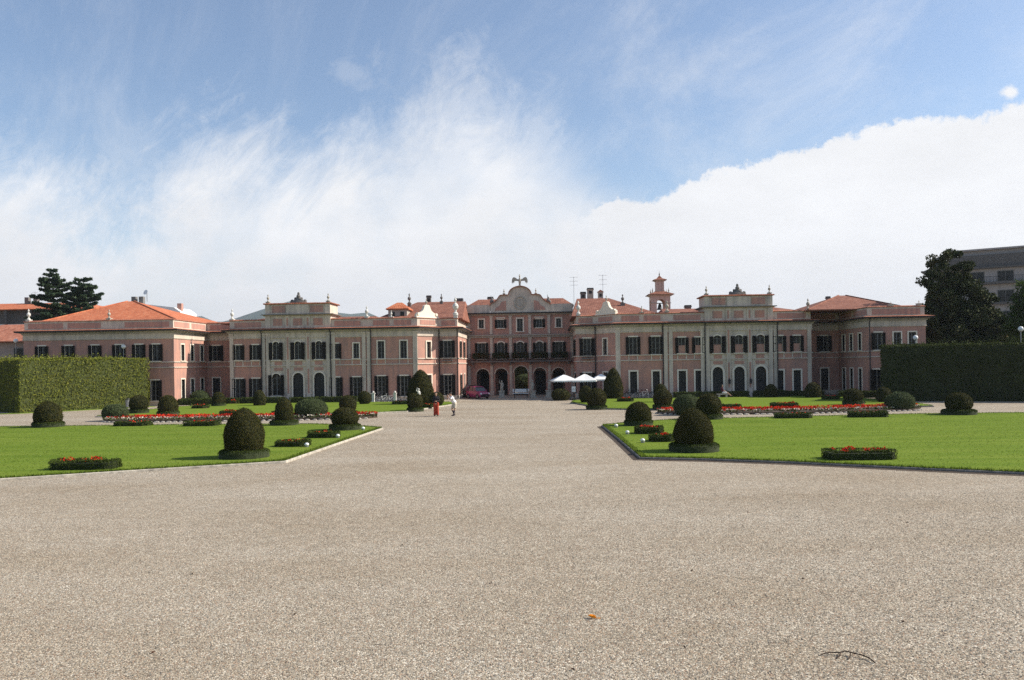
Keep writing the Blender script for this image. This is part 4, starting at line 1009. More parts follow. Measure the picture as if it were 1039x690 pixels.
TOPI = [
 ('egg',-9.17,34.03,.80,2.16,1.05,'large egg shaped topiary in a box ring at the near corner of the left lawn'),
 ('egg',-13.66,53.15,.58,1.91,.93,'slender pointed egg topiary on a ring before the left flower strip'),
 ('oval',-14.20,61.18,1.21,1.49,0,'wide low grey green mound behind the left flower strip'),
 ('ball',-8.53,48.54,.79,1.42,.96,'round ball topiary with base ring at the far path corner of the left lawn'),
 ('ball',-12.49,65.45,.67,1.56,.86,'ball topiary peeking out just behind the round one at the left lawn corner'),
 ('ball',-14.83,81.91,.64,1.37,0,'small ball bush at the back of the left lawn near the parked bicycles'),
 ('dome',-25.34,81.62,.59,1.62,0,'small narrow dome bush before the left wing arches'),
 ('dome',-29.61,81.91,.64,1.47,.74,'small dome bush with ring before the left end of the left wing'),
 ('dome',-27.62,66.56,.77,1.72,.89,'dome topiary with ring at the left end of the flower strip, right one of two'),
 ('ball',-31.82,70.07,.77,1.65,.85,'ball topiary with ring standing right beside the tall hedge on the left'),
 ('oval',-29.32,61.47,.93,1.26,0,'low grey green mound at the left tip of the left flower strip'),
 ('dome',-29.92,54.01,.86,1.80,1.02,'leftmost dome topiary with ring, alone on the left lawn before the hedge'),
 ('cone',-9.05,80.94,1.31,3.45,0,'tallest rounded cone bush left of the forecourt, behind the white statue'),
 ('ball',-7.69,69.13,.66,1.53,.74,'round topiary with ring at the palace end of the path, beside the white statue'),
 ('ball',-6.96,77.03,.69,1.33,0,'ball bush half hidden behind the person in red trousers'),
 ('egg',9.51,34.73,.80,1.87,1.06,'large blunt egg topiary in a box ring at the near corner of the right lawn'),
 ('dome',8.79,49.24,.76,1.48,.87,'dome topiary with ring at the far path corner of the right lawn'),
 ('ball',13.80,53.89,.79,1.74,.89,'dark ball topiary with ring in front of the lighter mound, right flower strip'),
 ('oval',13.42,60.19,.96,1.48,0,'lighter rounded mound at the path end of the right flower strip'),
 ('ball',12.60,66.81,.75,1.65,.83,'ball topiary with ring on the palace side lawn, right of the path'),
 ('ball',13.95,78.03,.60,1.79,0,'small ball bush hidden behind the topiary on the right palace lawn'),
 ('ball',7.45,68.79,.81,1.74,.90,'ball topiary at the corner of the right palace lawn, beside the path'),
 ('ball',7.03,79.02,.65,1.68,0,'ball bush tucked behind the corner topiary under the parasols'),
 ('cone',10.25,87.28,1.03,3.33,0,'tall rounded cone bush right of the white parasols'),
 ('dome',26.09,85.54,.65,1.40,0,'small dome bush before the right wing arches'),
 ('dome',29.61,83.30,.78,1.60,0,'dome bush before the outer end of the right wing'),
 ('ball',28.42,69.12,.77,1.41,.89,'ball topiary with ring on the right palace lawn, left of the pale mound'),
 ('ball',32.34,72.89,.64,1.37,0,'dark ball bush against the foot of the tall right hedge'),
 ('oval',29.34,62.38,1.02,1.34,0,'sunlit green mound at the right tip of the right flower strip'),
 ('ball',30.26,55.44,.80,1.52,1.09,'rightmost ball topiary with ring, before the dark right hedge'),
 ('oval',4.75,86.6,.95,1.19,0,'low dark oval bush under the left parasol'),
]
for i, (k, x, y, r, top, ring, lab) in enumerate(TOPI):
    onlawn = any(inpoly(np.array([x]), np.array([y]), p)[0] for p in LAWNS)
    topiary('topiary_bush' if k != 'oval' else 'mounded_shrub', k, x, y, r, top, ring, lab, leafm='boxlight' if (k == 'oval' and i != 30) else 'yew', seed=i*3.7, ground=ZL if onlawn else 0., cat='topiary' if k != 'oval' else 'shrub')

# ------------------------------------------------------------------ low clipped beds of red flowers
def bed(x, y, w, d, h, label, fl='red', ground=ZL, flower=1., open_=False):
    t = thing('flower_bed', label, 'flower bed', (x, y, ground), 'low box edged flower beds', world=False)
    dist = math.hypot(x-XC, y); size = max(.022, dist*.00075); th = min(.34, d*.27)
    lb = MB(); kb = MB(); h = max(.2, h*.80)
    a, b = w/2, d/2
    pts = []; c = min(.22, b*.5)
    path = [(-a+c,-b),(a-c,-b),(a,-b+c),(a,b-c),(a-c,b),(-a+c,b),(-a,b-c),(-a,-b+c)]
    sweep(kb, path, [(-.05,0),(-.05,h*.74),(-th,h*.74),(-th,0)], True)
    per = sum(math.hypot(path[i][0]-path[(i+1) % 8][0], path[i][1]-path[(i+1) % 8][1]) for i in range(8))
    n = int(min(5000, 1.6*per*(2*h+th)/(size*size*2.2)))
    P = []; Nn = []
    L_ = [math.hypot(path[i][0]-path[(i+1) % 8][0], path[i][1]-path[(i+1) % 8][1]) for i in range(8)]; cum = np.cumsum(L_)/sum(L_)
    for _ in range(n):
        i = int(np.searchsorted(cum, random.random())); i = min(i, 7); p, q = path[i], path[(i+1) % 8]; u = random.random(); e = ((q[0]-p[0])/L_[i], (q[1]-p[1])/L_[i]); nx, ny = e[1], -e[0]
        s_ = random.random()*(2*h+th)
        if s_ < h: o, z, nn = 0, s_, (nx, ny, .1)
        elif s_ < h+th: o, z, nn = -(s_-h), h, (0, 0, 1)
        else: o, z, nn = -th, s_-h-th, (-nx, -ny, .1)
        bump = .05*noise.noise((x+p[0]+e[0]*u*L_[i]*1.0, y+p[1]+e[1]*u*L_[i], 2.)*1 if False else ((x+p[0]+e[0]*u*L_[i])*3, (y+p[1]+e[1]*u*L_[i])*3, 2.))
        P.append((p[0]+e[0]*u*L_[i]+nx*(o+bump*.8), p[1]+e[1]*u*L_[i]+ny*(o+bump*.8), z*(1+bump*(9 if x < 0 else 4)))); Nn.append(nn)
    P = np.array(P)+RNG.normal(size=(n,3))*.015
    lb.np_add(*scatter(P, np.array(Nn), size, tilt=.65)); q = lb.build('box_edging', M['box'], t); kb.build('inner_twigs', M['boxcore'], q)
    s_ = MB(); s_.prism_xy([(p[0]*.93, p[1]*.9) for p in path], 0, h*.55); s_.build('soil', M['soil'], t)
    if flower:
        n = int(120*flower*w*d/(size/.03)**2)+20; k = RNG.random((n,2))-.5; cl = np.array([noise.noise((x+p[0]*w*1.7, y+p[1]*d*2.3, 4.)) for p in k]); 
        P = np.stack([k[:,0]*(w-th*1.6), k[:,1]*(d-th*1.4), h*.85+.10*RNG.random(n)+.12*np.clip(cl,0,1)], -1)[cl > .08]
        f_ = MB(); f_.np_add(*scatter(P, np.tile([0,-.3,1.],(len(P),1)), max(.035, size*1.1), tilt=.9, aspect=.9)); tag(f_.build('red_flowers', M[fl], t), kind='stuff')
        f_ = MB(); f_.np_add(*scatter(P*[1.05,1.05,.9], np.tile([0,-.3,1.],(len(P),1)), size, tilt=.9)); tag(f_.build('green_leaves', M['box'], t), kind='stuff')
    return t
BEDS = [
 (-14.02,30.12,2.46,1.1,.40,'long uneven box bed with red blooms at the near left of the left lawn',.5),
 (-8.59,38.18,1.52,1.2,.30,'box bed with a few red blooms behind the large egg topiary, left lawn',.4),
 (-8.38,42.80,1.59,1.2,.36,'box bed almost without blooms beside the path, left lawn',.1),
 (-24.17,53.51,2.27,1.3,.32,'plain low box bed on the far edge of the left lawn, left one of two',.3),
 (-19.17,52.73,2.17,1.3,.32,'low box bed topped with red blooms at the left lawn far edge',.7),
 (-22.18,65.32,1.58,1.2,.36,'low bed with orange red blooms behind the left flower strip',.8),
 (-29.50,76.63,1.39,1.2,.34,'small red topped bed in front of the left pavilion corner',.9),
 (-29.98,86.51,1.04,.9,.36,'small red topped bed by the foot of the left wing',.9),
 (-18.53,65.88,.7,1.0,.22,'tiny box bed half hidden beside the slender egg topiary',.2),
 (-10.95,79.35,1.42,1.1,.36,'orange red topped bed in front of the parked bicycles on the left',.9),
 (-7.21,73.00,1.05,1.0,.32,'small brownish bed between the white statue and the person in red trousers',.3),
 (15.02,30.81,2.48,1.2,.40,'long neat box bed with red blooms at the front of the right lawn',.8),
 (8.79,38.62,1.09,1.2,.36,'box bed with bright red blooms left of the large blunt egg topiary',1.2),
 (8.72,42.95,1.42,1.2,.42,'box bed with a red peak of blooms before the far dome topiary, right lawn',1.3),
 (19.17,53.43,2.19,1.3,.34,'plain low box bed on the far edge of the right lawn, left one of two',.1),
 (23.93,53.50,2.31,1.3,.42,'plain low box bed on the far edge of the right lawn, right one of two',.1),
 (17.76,65.47,1.62,1.2,.34,'plain dark box bed behind the dark ball topiary on the right palace lawn',.1),
 (22.10,65.89,2.01,1.3,.40,'red topped box bed behind the middle of the right flower strip',.9),
 (10.82,79.39,1.50,1.1,.38,'bed with an orange red top right of the tall cone bush and parasols',1.1),
 (29.73,77.98,1.46,1.2,.38,'red topped bed behind the ball topiary on the far right palace lawn',.8),
]
for i, (x, y, w, d, h, lab, fl) in enumerate(BEDS): bed(x, y+d*.5, w, d, h, lab, 'redorange' if i in (5, 9, 18) else 'red', flower=fl)

# ------------------------------------------------------------------ long red and white flower strips on the cross path
def flower_strip(pts, label):
    P = [Vector(p) for p in pts]; t = thing('flower_strip', label, 'flower strip', (P[0].x, P[0].y, 0), 'red and white flower strips')
    # resample
    seg = [(P[i+1]-P[i]).length for i in range(len(P)-1)]; tot = sum(seg)
    def at(u):
        d = u*tot
        for i, s_ in enumerate(seg):
            if d <= s_ or i == len(seg)-1:
                e = (P[i+1]-P[i]).normalized(); return P[i]+e*d, Vector((e.y, -e.x))
            d -= s_
    def cloud(n, o0, o1, z0, z1):
        out = []
        for _ in range(n):
            u = random.random(); c, nn = at(u); w_ = min(1, min(u, 1-u)*tot/1.6)**.5; o = random.uniform(o0, o1)*w_
            if noise.noise((c.x*1.3, c.y*1.3, o)) < -.32: continue
            out.append((c.x+nn.x*o, c.y+nn.y*o, random.uniform(z0, z1)))
        return np.array(out)
    left = []; right = []
    for k in range(41):
        c, nn = at(k/40); w_ = min(1, min(k/40, 1-k/40)*tot/1.6)**.5
        left.append((c.x+nn.x*1.5*w_, c.y+nn.y*1.5*w_)); right.append((c.x-nn.x*1.4*w_, c.y-nn.y*1.4*w_))
    mb = MB(); poly = ensure_ccw(left+right[::-1]); 
    mb.prism_xy(poly[:], 0, .16); mb.build('soil', M['soil'], t)
    def fl(nm, m, n, o0, o1, z0, z1, s_):
        q = cloud(n, o0, o1, z0, z1); mb = MB(); mb.np_add(*scatter(q, np.tile([0,-.4,1.],(len(q),1)), s_, tilt=.9, aspect=.9)); tag(mb.build(nm, M[m], t), kind='stuff')
    n = int(tot*170)
    fl('green_leaves', 'box', int(n*1.2), -1.4, 1.45, .14, .32, .055)
    fl('red_flowers', 'red', int(n*.95), -1.25, -.2, .24, .44, .05)
    fl('red_flowers', 'red', int(n*.22), .2, .9, .26, .38, .05)
    fl('white_flowers', 'whitepetal', int(n*.30), .45, 1.2, .22, .36, .05)
    mb = MB()
    for k in range(int(tot/.45)):
        c, nn = at(k*.45/tot); w_ = min(1, min(k*.45/tot, 1-k*.45/tot)*tot/1.6)**.5; o = 1.6*w_
        mb.sphere((c.x+nn.x*o, c.y+nn.y*o, .02), (.16+.08*random.random(), .09, .08), 7, 5)
    tag(mb.build('edging_stones', M['kerb'], t), kind='stuff')
flower_strip([(-29.8,60.9),(-27,60.6),(-23,60.5),(-18,60.6),(-14,60.9),(-9.3,61.5)], 'red and white flower strip across the left of the garden')
flower_strip([(11.6,62.5),(14,61.6),(18,61.1),(22,61.3),(26,62.0),(31.2,63.6)], 'red and white flower strip across the right of the garden')

# ------------------------------------------------------------------ hedges
def hedge(name, label, foot, h, size, dens, leafm, corem, cat='hedge', group=None, ground=0., top_light=True, lump=.12, hs=None):
    """foot: closed ccw outline of the hedge on the ground"""
    foot = ensure_ccw(foot); cx = sum(p[0] for p in foot)/len(foot); cy = sum(p[1] for p in foot)/len(foot)
    t = thing(name, label, cat, (cx, cy, ground), group)
    mb = MB(); mb.prism_xy(offset_path(foot, -.10, True), ground-.02, ground+h*.975); 
    P = []; Nn = []
    n = len(foot)
    for i in range(n):
        a, b = np.array(foot[i]), np.array(foot[(i+1) % n]); L_ = np.linalg.norm(b-a); k = int(L_*h*dens); d = (b-a)/L_; nn = np.array([d[1], -d[0], 0.1])
        u = RNG.random(k)*L_; z = RNG.random(k)*h
        q = np.stack([a[0]+d[0]*u, a[1]+d[1]*u, ground+z], -1); P.append(q); Nn.append(np.tile(nn, (k,1)))
    fx = np.array([p[0] for p in foot]); fy = np.array([p[1] for p in foot]); A_ = .5*abs(np.dot(fx, np.roll(fy,-1))-np.dot(fy, np.roll(fx,-1)))
    k = int(A_*dens*1.2*((fx.max()-fx.min())*(fy.max()-fy.min()))/A_); X = RNG.uniform(fx.min(), fx.max(), k); Y = RNG.uniform(fy.min(), fy.max(), k); ins = inpoly(X, Y, foot)
    P.append(np.stack([X[ins], Y[ins], np.full(ins.sum(), ground+h)], -1)); Nn.append(np.tile([0,0,1.], (ins.sum(),1)))
    P = np.concatenate(P); Nn = np.concatenate(Nn)
    P = P+Nn*((lumpy(P, 3., lump, .7)+lumpy(P, 8., lump*1.1, .28))+RNG.normal(size=len(P))*size*.5)[:,None]
    lb = MB(); lb.np_add(*scatter(P, Nn, size, tilt=.75))
    k = RNG.integers(0, len(P), len(P)//14); Q = P[k]+(Nn[k]+np.array([0,0,.4]))*(RNG.random(len(k))**2.5*(.38 if h > 2 else .12))[:,None]; lb.np_add(*scatter(Q, Nn[k], size*1.1, tilt=.95))
    f = lb.build('foliage', M[leafm], t); mb.build('inner_twigs', M[corem], f)
    return t
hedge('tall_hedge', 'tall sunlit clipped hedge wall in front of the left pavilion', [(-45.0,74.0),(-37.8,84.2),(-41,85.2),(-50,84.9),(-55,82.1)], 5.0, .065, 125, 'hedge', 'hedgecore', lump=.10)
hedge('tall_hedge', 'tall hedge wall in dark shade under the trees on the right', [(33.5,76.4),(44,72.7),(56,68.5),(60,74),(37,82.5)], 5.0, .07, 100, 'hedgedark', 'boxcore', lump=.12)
LOWH = [
 ([(-31.3,87.6),(-24.9,87.6),(-24.9,88.3),(-31.3,88.3)], .62, 'low clipped hedge along the foot of the left wing, left of its arched door'),
 ([(-24.2,87.6),(-16.9,87.6),(-16.9,88.3),(-24.2,88.3)], .62, 'low clipped hedge along the foot of the left wing, running right to the bicycles'),
 ([(-36.0,86.4),(-33.0,87.0),(-31.9,87.3),(-31.9,88.1),(-36.0,87.6)], .62, 'low clipped hedge at the sunlit corner of the left pavilion'),
 ([(16.6,87.6),(24.4,87.6),(24.4,88.3),(16.6,88.3)], .62, 'low clipped hedge along the foot of the right wing beside the seated person'),
 ([(24.9,87.6),(32.0,87.2),(32.0,87.9),(24.9,88.3)], .62, 'low clipped hedge along the outer foot of the right wing'),
 ([(32.4,83.8),(36.4,83.2),(36.4,83.9),(32.4,84.5)], .62, 'low clipped hedge before the right pavilion corner'),
]
for ft, h, lab in LOWH: hedge('low_hedge', lab, ft, h, .06, 170, 'box', 'boxcore', group='low hedges at the palace foot', lump=.04)
# grey green shrub at the sunlit pavilion corner
topiary('mounded_shrub', 'oval', -34.4, 88.6, 1.0, 1.5, 0, 'pale green loose shrub in the sunlit corner of the left pavilion', cat='shrub', leafm='boxlight', ground=0., seed=91)

# ------------------------------------------------------------------ trees
def limb(mb, p, d, L_, r, depth, ends, rng, spread=.55):
    q = p+d*L_; m = p+d*L_*.5+Vector((rng.uniform(-1,1), rng.uniform(-1,1), rng.uniform(-.3,.6)))*L_*.07
    mb.tube(p, m, r, r*.85, 7, False); mb.tube(m, q, r*.85, r*.68, 7, True)
    if depth == 0: ends.append(q); return
    for k in range(rng.choice((2, 3))):
        e = (d+Vector((rng.uniform(-1,1), rng.uniform(-1,1), rng.uniform(-.35,.7)))*spread).normalized()
        limb(mb, q, e, L_*rng.uniform(.62,.85), r*.62, depth-1, ends, rng, spread)
def crown_tree(name, label, x, y, lobes, trunk_h, trunk_r, leaf, size, n, cat='tree', seed=1, group=None, clump=.75, xmin=-99):
    """lobes: ellipsoids (dx, dy, z, rx, ry, rz) the crown fills with clumps of leaves, densest near their skins"""
    rng = random.Random(seed); t = thing(name, label, cat, (x, y, 0), group); tr = MB(); ends = []
    tr.tube((x,y,-.1), (x,y,trunk_h*.5), trunk_r*1.25, trunk_r, 10, False); tr.tube((x,y,trunk_h*.5),(x,y,trunk_h), trunk_r, trunk_r*.8, 10, False)
    tops = []
    for lx, ly, lz, rx, ry, rz in lobes:
        c = Vector((x+lx, y+ly, lz)); b = Vector((x, y, min(trunk_h, lz-rz*.3))); tr.tube(b, c, trunk_r*.5, trunk_r*.25, 7)
        for k in range(6):
            dv = Vector((rng.uniform(-1,1), rng.uniform(-1,1), rng.uniform(-.6,1))); tr.tube(c.lerp(b, rng.random()*.5), c+Vector((dv.x*rx, dv.y*ry, dv.z*rz))*.8, trunk_r*.18, .03, 5)
    tr.build('trunk', M['bark'], t)
    vol = [l[3]*l[4]*l[5] for l in lobes]; Cs = []; 
    for l, v in zip(lobes, vol):
        for k in range(max(16, int(420*v/sum(vol)))):
            dv = Vector((rng.gauss(0,1), rng.gauss(0,1), rng.gauss(0,1))).normalized()*(.45+.55*rng.random()**.7)
            if x+l[0]+dv.x*l[3] < xmin: continue
            Cs.append((x+l[0]+dv.x*l[3], y+l[1]+dv.y*l[4], l[2]+dv.z*l[5], rng.uniform(.35,1.)*clump*(l[3]*l[4]*l[5])**(1/3)*.52))
    Cs = np.array(Cs); k = RNG.integers(0, len(Cs), n); dv = RNG.normal(size=(n,3)); dv /= np.linalg.norm(dv, axis=1)[:,None]; rr = RNG.random(n)**.45
    P = Cs[k,:3]+dv*(Cs[k,3]*rr)[:,None]*np.array([1,1,.75]); 
    P[:,2] = np.maximum(P[:,2], .4)
    Nn = dv*.6+np.array([0,0,.5])
    lb = MB(); lb.np_add(*scatter(P, Nn, size, tilt=.8, aspect=.5)); lb.build('crown', M[leaf], t)
    return t
crown_tree('magnolia_tree', 'big dark glossy magnolia standing between the right pavilion and the far right hedge', 47.6, 91.5,
    [(-.9,0,12.4,2.5,2.5,2.9),(-.6,0,9.2,3.7,3.2,3.6),(-1.2,0,5.2,3.2,3.0,3.4),(2.6,.5,7.8,2.5,2.5,3.4),(2.2,0,4.6,2.9,2.6,3.2),(.3,-.5,6.2,4.0,3.2,4)], 5, .45, 'magnolia', .15, 95000, seed=4, clump=.62, xmin=43.6)
crown_tree('broadleaf_tree', 'green leafy tree cut by the right edge of the photo', 54.2, 87.0,
    [(0,0,9.6,3.0,3.0,2.5),(-.6,0,7.6,3.4,3,2.4),(2.5,0,8,3.,3.,3)], 4.5, .3, 'broadleaf', .12, 42000, seed=9)
crown_tree('broadleaf_tree', 'dim low tree in the gap between the magnolia and the edge tree', 52.6, 97.5,
    [(-1.6,0,5.2,2.6,2.4,3.2),(1.5,1,4.8,3,2.4,3.0),(5,1,5.2,3,2.6,3)], 3, .25, 'broadleaf', .12, 26000, seed=12)
crown_tree('garden_tree', 'shaded leafy tree seen through the middle arch behind the palace', .8, 127,
    [(-2,0,5,4,3,4.5),(3,1,5,4,3,4.5)], 3, .3, 'magnolia', .16, 22000, seed=21)
hedge('tall_hedge', 'dark hedge closing the view through the middle arch', [(-7,121),(7,121),(7,122.5),(-7,122.5)], 4.6, .12, 40, 'box', 'boxcore')
topiary('mounded_shrub', 'oval', .2, 116.5, 1.7, 2.4, 0, 'bright yellow green shrub seen through the middle arch', cat='shrub', leafm='boxlight', ground=0., seed=77)
def cedar(x, y, h, label, seed, lean=0.):
    rng = random.Random(seed); t = thing('cedar_tree', label, 'tree', (x, y, 0), 'cedars behind the left pavilion'); tr = MB()
    tr.tube((x,y,0),(x+lean,y,h*.97), .42, .05, 10); P = []; Nn = []
    z = h*.28
    while z < h*.97:
        f = 1-(z/h); Rr = (1.7+f*6.9)*(.8+.4*rng.random()); k = 7 if f > .2 else 5; a0 = rng.random()*6.28
        for i in range(k):
            a = a0+6.283*i/k+rng.uniform(-.3,.3); L_ = Rr*rng.uniform(.62,1.05)*(.55 if f < .1 else 1); up = .10+.25*rng.random()
            b = Vector((x+lean*z/h, y, z)); e = b+Vector((math.cos(a)*L_, math.sin(a)*L_, L_*up-.02*L_*L_*.9)); tr.tube(b, e, .035+.012*L_, .02, 5)
            m = int(95*L_); u = RNG.random(m)**.6; w_ = (RNG.random(m)-.5)*L_*.55*(1.25-.8*u)
            c = np.array(b)[None]+(np.array(e)-np.array(b))[None]*u[:,None]+np.array([-math.sin(a), math.cos(a), 0])[None]*w_[:,None]
            c[:,2] += (RNG.random(m)-.35)*.30; P.append(c); Nn.append(np.tile([0,0,1.], (m,1)))
        z += h*.045*(.75+.5*rng.random())*(1.1 if f > .3 else .8)
    tr.build('trunk', M['bark'], t)
    P = np.concatenate(P); Nn = np.concatenate(Nn); lb = MB(); lb.np_add(*scatter(P, Nn, .26, tilt=.55, aspect=.4)); lb.build('crown', M['cedar'], t)
cedar(-75.6, 130, 20.6, 'taller dark cedar behind the left pavilion roof', 3, -.3)
cedar(-72.4, 132, 19.6, 'shorter dark cedar close on the right of the taller one', 5, .4)

# ------------------------------------------------------------------ neighbouring buildings
M['ochre'] = plaster('house_plaster', (.36,.29,.25), (.27,.22,.2)); M['concrete'] = plaster('apartment_render', (.33,.31,.30), (.24,.23,.23)); M['pale'] = plaster('white_render', (.72,.71,.69), (.6,.6,.58), amt=.3)
M['slate'] = mat('dark_roofing', (.10,.095,.09), .8, .25, 3.)
# bell tower
TX, TY = 19.05, 116.
bt = thing('bell_tower', 'small open bell tower with red tiled tiers rising behind the right wing', 'bell tower', (TX, TY, 8))
A = MB()
for sx in (-1, 1):
    for sy in (-1, 1): A.box(TX+sx*.93-.36, TX+sx*.93+.36, TY+sy*.93-.36, TY+sy*.93+.36, 8, 12.75)
A.box(TX-1.29, TX+1.29, TY-1.29, TY+1.29, 8, 10.6)
A.build('pier', M['towerpink'], bt)
A = MB()
for fy in (-1.1, 1.1):
    arc = [(TX+.57*math.cos(math.pi*k/10), 11.95+.55*math.sin(math.pi*k/10)) for k in range(11)]
    for k in range(10):
        (x0, z0), (x1, z1) = arc[k], arc[k+1]; A.prism_xz([(x0,z0),(x1,z1),(x1,12.95),(x0,12.95)], TY+fy-.16, TY+fy+.16)
A.box(TX-1.29, TX-.94, TY-.58, TY+.58, 12.3, 12.95); A.box(TX+.94, TX+1.29, TY-.58, TY+.58, 12.3, 12.95)
A.box(TX-1.28, TX+1.28, TY-1.28, TY+1.28, 12.75, 12.97); A.build('belfry_arch', M['towerpink'], bt)
A = MB()
for z in (10.62, 12.0): 
    for sx in (-1, 1): A.box(TX+sx*.93-.42, TX+sx*.93+.42, TY-1.36, TY-.52, z-.09, z+.02)
sq = lambda r: [(TX-r,TY-r),(TX+r,TY-r),(TX+r,TY+r),(TX-r,TY+r)]
sweep(A, sq(1.3), [(-.3,12.98),(.1,12.98),(.3,13.1),(-.3,13.1)], True); sweep(A, sq(.58), [(-.3,15.02),(.08,15.02),(.22,15.16),(-.3,15.16)], True); A.build('cornice', M['stone'], bt)
A = MB(); A.box(TX-.62, TX+.62, TY-.62, TY+.62, 13.5, 13.75); A.box(TX-.55, TX+.55, TY-.55, TY+.55, 13.75, 15.05)
for sx in (-1, 1): A.box(TX+sx*.42-.13, TX+sx*.42+.13, TY-.62, TY-.55, 13.75, 15.02)
A.build('lantern', M['towerpink'], bt)
A = MB(); sweep(A, sq(1.3), [(-.75,13.56),(.48,13.1),(.48,13.16),(-.75,13.64)], True); sweep(A, sq(.58), [(-.5,15.72),(-.2,15.36),(.34,15.16),(.34,15.22),(-.2,15.44),(-.5,15.8)], True)
A.build('tile_skirt', M['tilemid'], bt)
A = MB(); A.lathe([(.2,15.55),(.12,15.75),(.05,15.9),(.1,16.02),(.03,16.2),(.01,16.5)], (TX,TY,0), 8); A.build('spire', M['stonedark'], bt)
for sx in (-1, 1):
    for sy in (-1, 1):
        A = MB(); A.lathe([(.14,13.2),(.14,13.42),(.06,13.5),(.11,13.66),(.03,13.9),(.01,14.1)], (TX+sx*1.1,TY+sy*1.1,0), 8); A.build('pinnacle', M['stone'], bt)
A = MB(); A.lathe([(.42,11.1),(.38,11.2),(.26,11.45),(.22,11.75),(.12,11.92),(.03,11.98)], (TX,TY,0), 14); A.tube((TX-.6,TY,12.0),(TX+.6,TY,12.0),.06); A.build('bell', M['iron'], bt, smooth=True)

# pink-walled house beyond the left pavilion, another with a loggia, and a white modern roof
def simple_window(mb, gm, x0, x1, y, z0, z1):
    mb.box(x0-.1, x1+.1, y-.08, y+.02, z0-.1, z1+.1); gm.box(x0, x1, y-.1, y-.03, z0, z1)
h1 = thing('house', 'small pinkish house with brown tiled roof just left of the left pavilion', 'house', (-59, 96, 0))
A = MB(); A.box(-66, -53.2, 93, 104, 0, 7.2); A.build('wall', M['ochre'], h1)
A = MB(); hip(A, -67, -52.6, 92.2, 105, 7.35, -63, -57.5, 98.5, 9.6); A.build('roof', M['tileold'], h1)
A = MB(); A.box(-58.2, -54.6, 92.4, 93, 4.2, 4.35); A.box(-58.2, -54.6, 92.4, 92.45, 4.35, 5.1); A.build('balcony', M['pale'], h1)
for x in (-57.4, -55.4):
    A = MB(); A.box(x-.6, x+.6, 92.9, 92.98, 4.4, 6.6); w_ = A.build('window', M['sash'], h1); A = MB(); A.box(x-.5, x+.5, 92.86, 92.9, 4.5, 6.5); A.build('pane', M['glass'], w_)
A = MB(); A.box(-57.6, -56.2, 96, 97.4, 7.8, 9.0); A.build('skylight_box', M['pale'], h1)
h2 = thing('house', 'pale house with long orange roof and open loggia behind the cedars', 'house', (-88, 146, 0))
A = MB(); A.box(-104, -76, 141, 152, 0, 13.2); A.build('wall', M['pale'], h2)
A = MB(); hip(A, -106, -74.5, 139.6, 153, 14.7, -100, -80, 146, 16.2); A.build('roof', M['tile'], h2)
A = MB(); A.box(-95, -78, 140.96, 141.02, 12.2, 14.6)
for x in (-95, -90.5, -86, -82, -78): A.box(x-.2, x+.2, 139.9, 140.2, 10.8, 14.6)
A.build('loggia', M['slate'], h2)
A = MB(); A.box(-98, -76.5, 139.8, 141, 10.7, 11.4); A.build('balcony', M['concrete'], h2)
for x in (-90, -88.4):
    A = MB(); A.box(x-.35, x+.35, 145, 145.8, 15.4, 17.2); A.build('chimney', M['stonedark'], h2)
antenna(-89.0, 146, 16, 18.2, 'small aerial on the pale house behind the cedars')
h3 = thing('modern_building', 'white sloped modern block with a satellite dish behind the left pavilion roof', 'building', (-56, 131, 0))
A = MB(); A.add([(-61.5,128,0),(-54.2,128,0),(-54.2,128,12.9),(-55.2,128,13.6),(-61.5,128,14.4),(-61.5,134,0),(-54.2,134,0),(-54.2,134,12.9),(-55.2,134,13.6),(-61.5,134,14.4)],
    [(0,1,2,3,4),(9,8,7,6,5),(0,5,6,1),(1,6,7,2),(2,7,8,3),(3,8,9,4),(4,9,5,0)]); A.build('wall', M['pale'], h3)
A = MB(); A.box(-60.5, -56.6, 127.9, 127.99, 12.3, 12.9); A.build('strip_window', M['glass'], h3)
for x in (-62.2, -61.0, -54.8):
    A = MB(); A.box(x-.35, x+.35, 129, 129.7, 9, 15.5 if x < -60 else 14.3); A.build('chimney', M['stonedark' if x < -60 else 'pink'], h3)
A = MB(); A.lathe([(.02,0),(.25,.05),(.42,.18)], (0,0,0), 12); o = A.build('satellite_dish', M['white'], h3); o.location = (-59.6+56, -3, 16.0); o.rotation_euler = (R(70),0,R(-20))
for v in o.data.vertices: v.co += Vector((-56,131,0))
A = MB(); A.tube((-59.6,128.2,14.6),(-59.6,128.2,16.1),.05); A.build('dish_mast', M['metal'], h3)
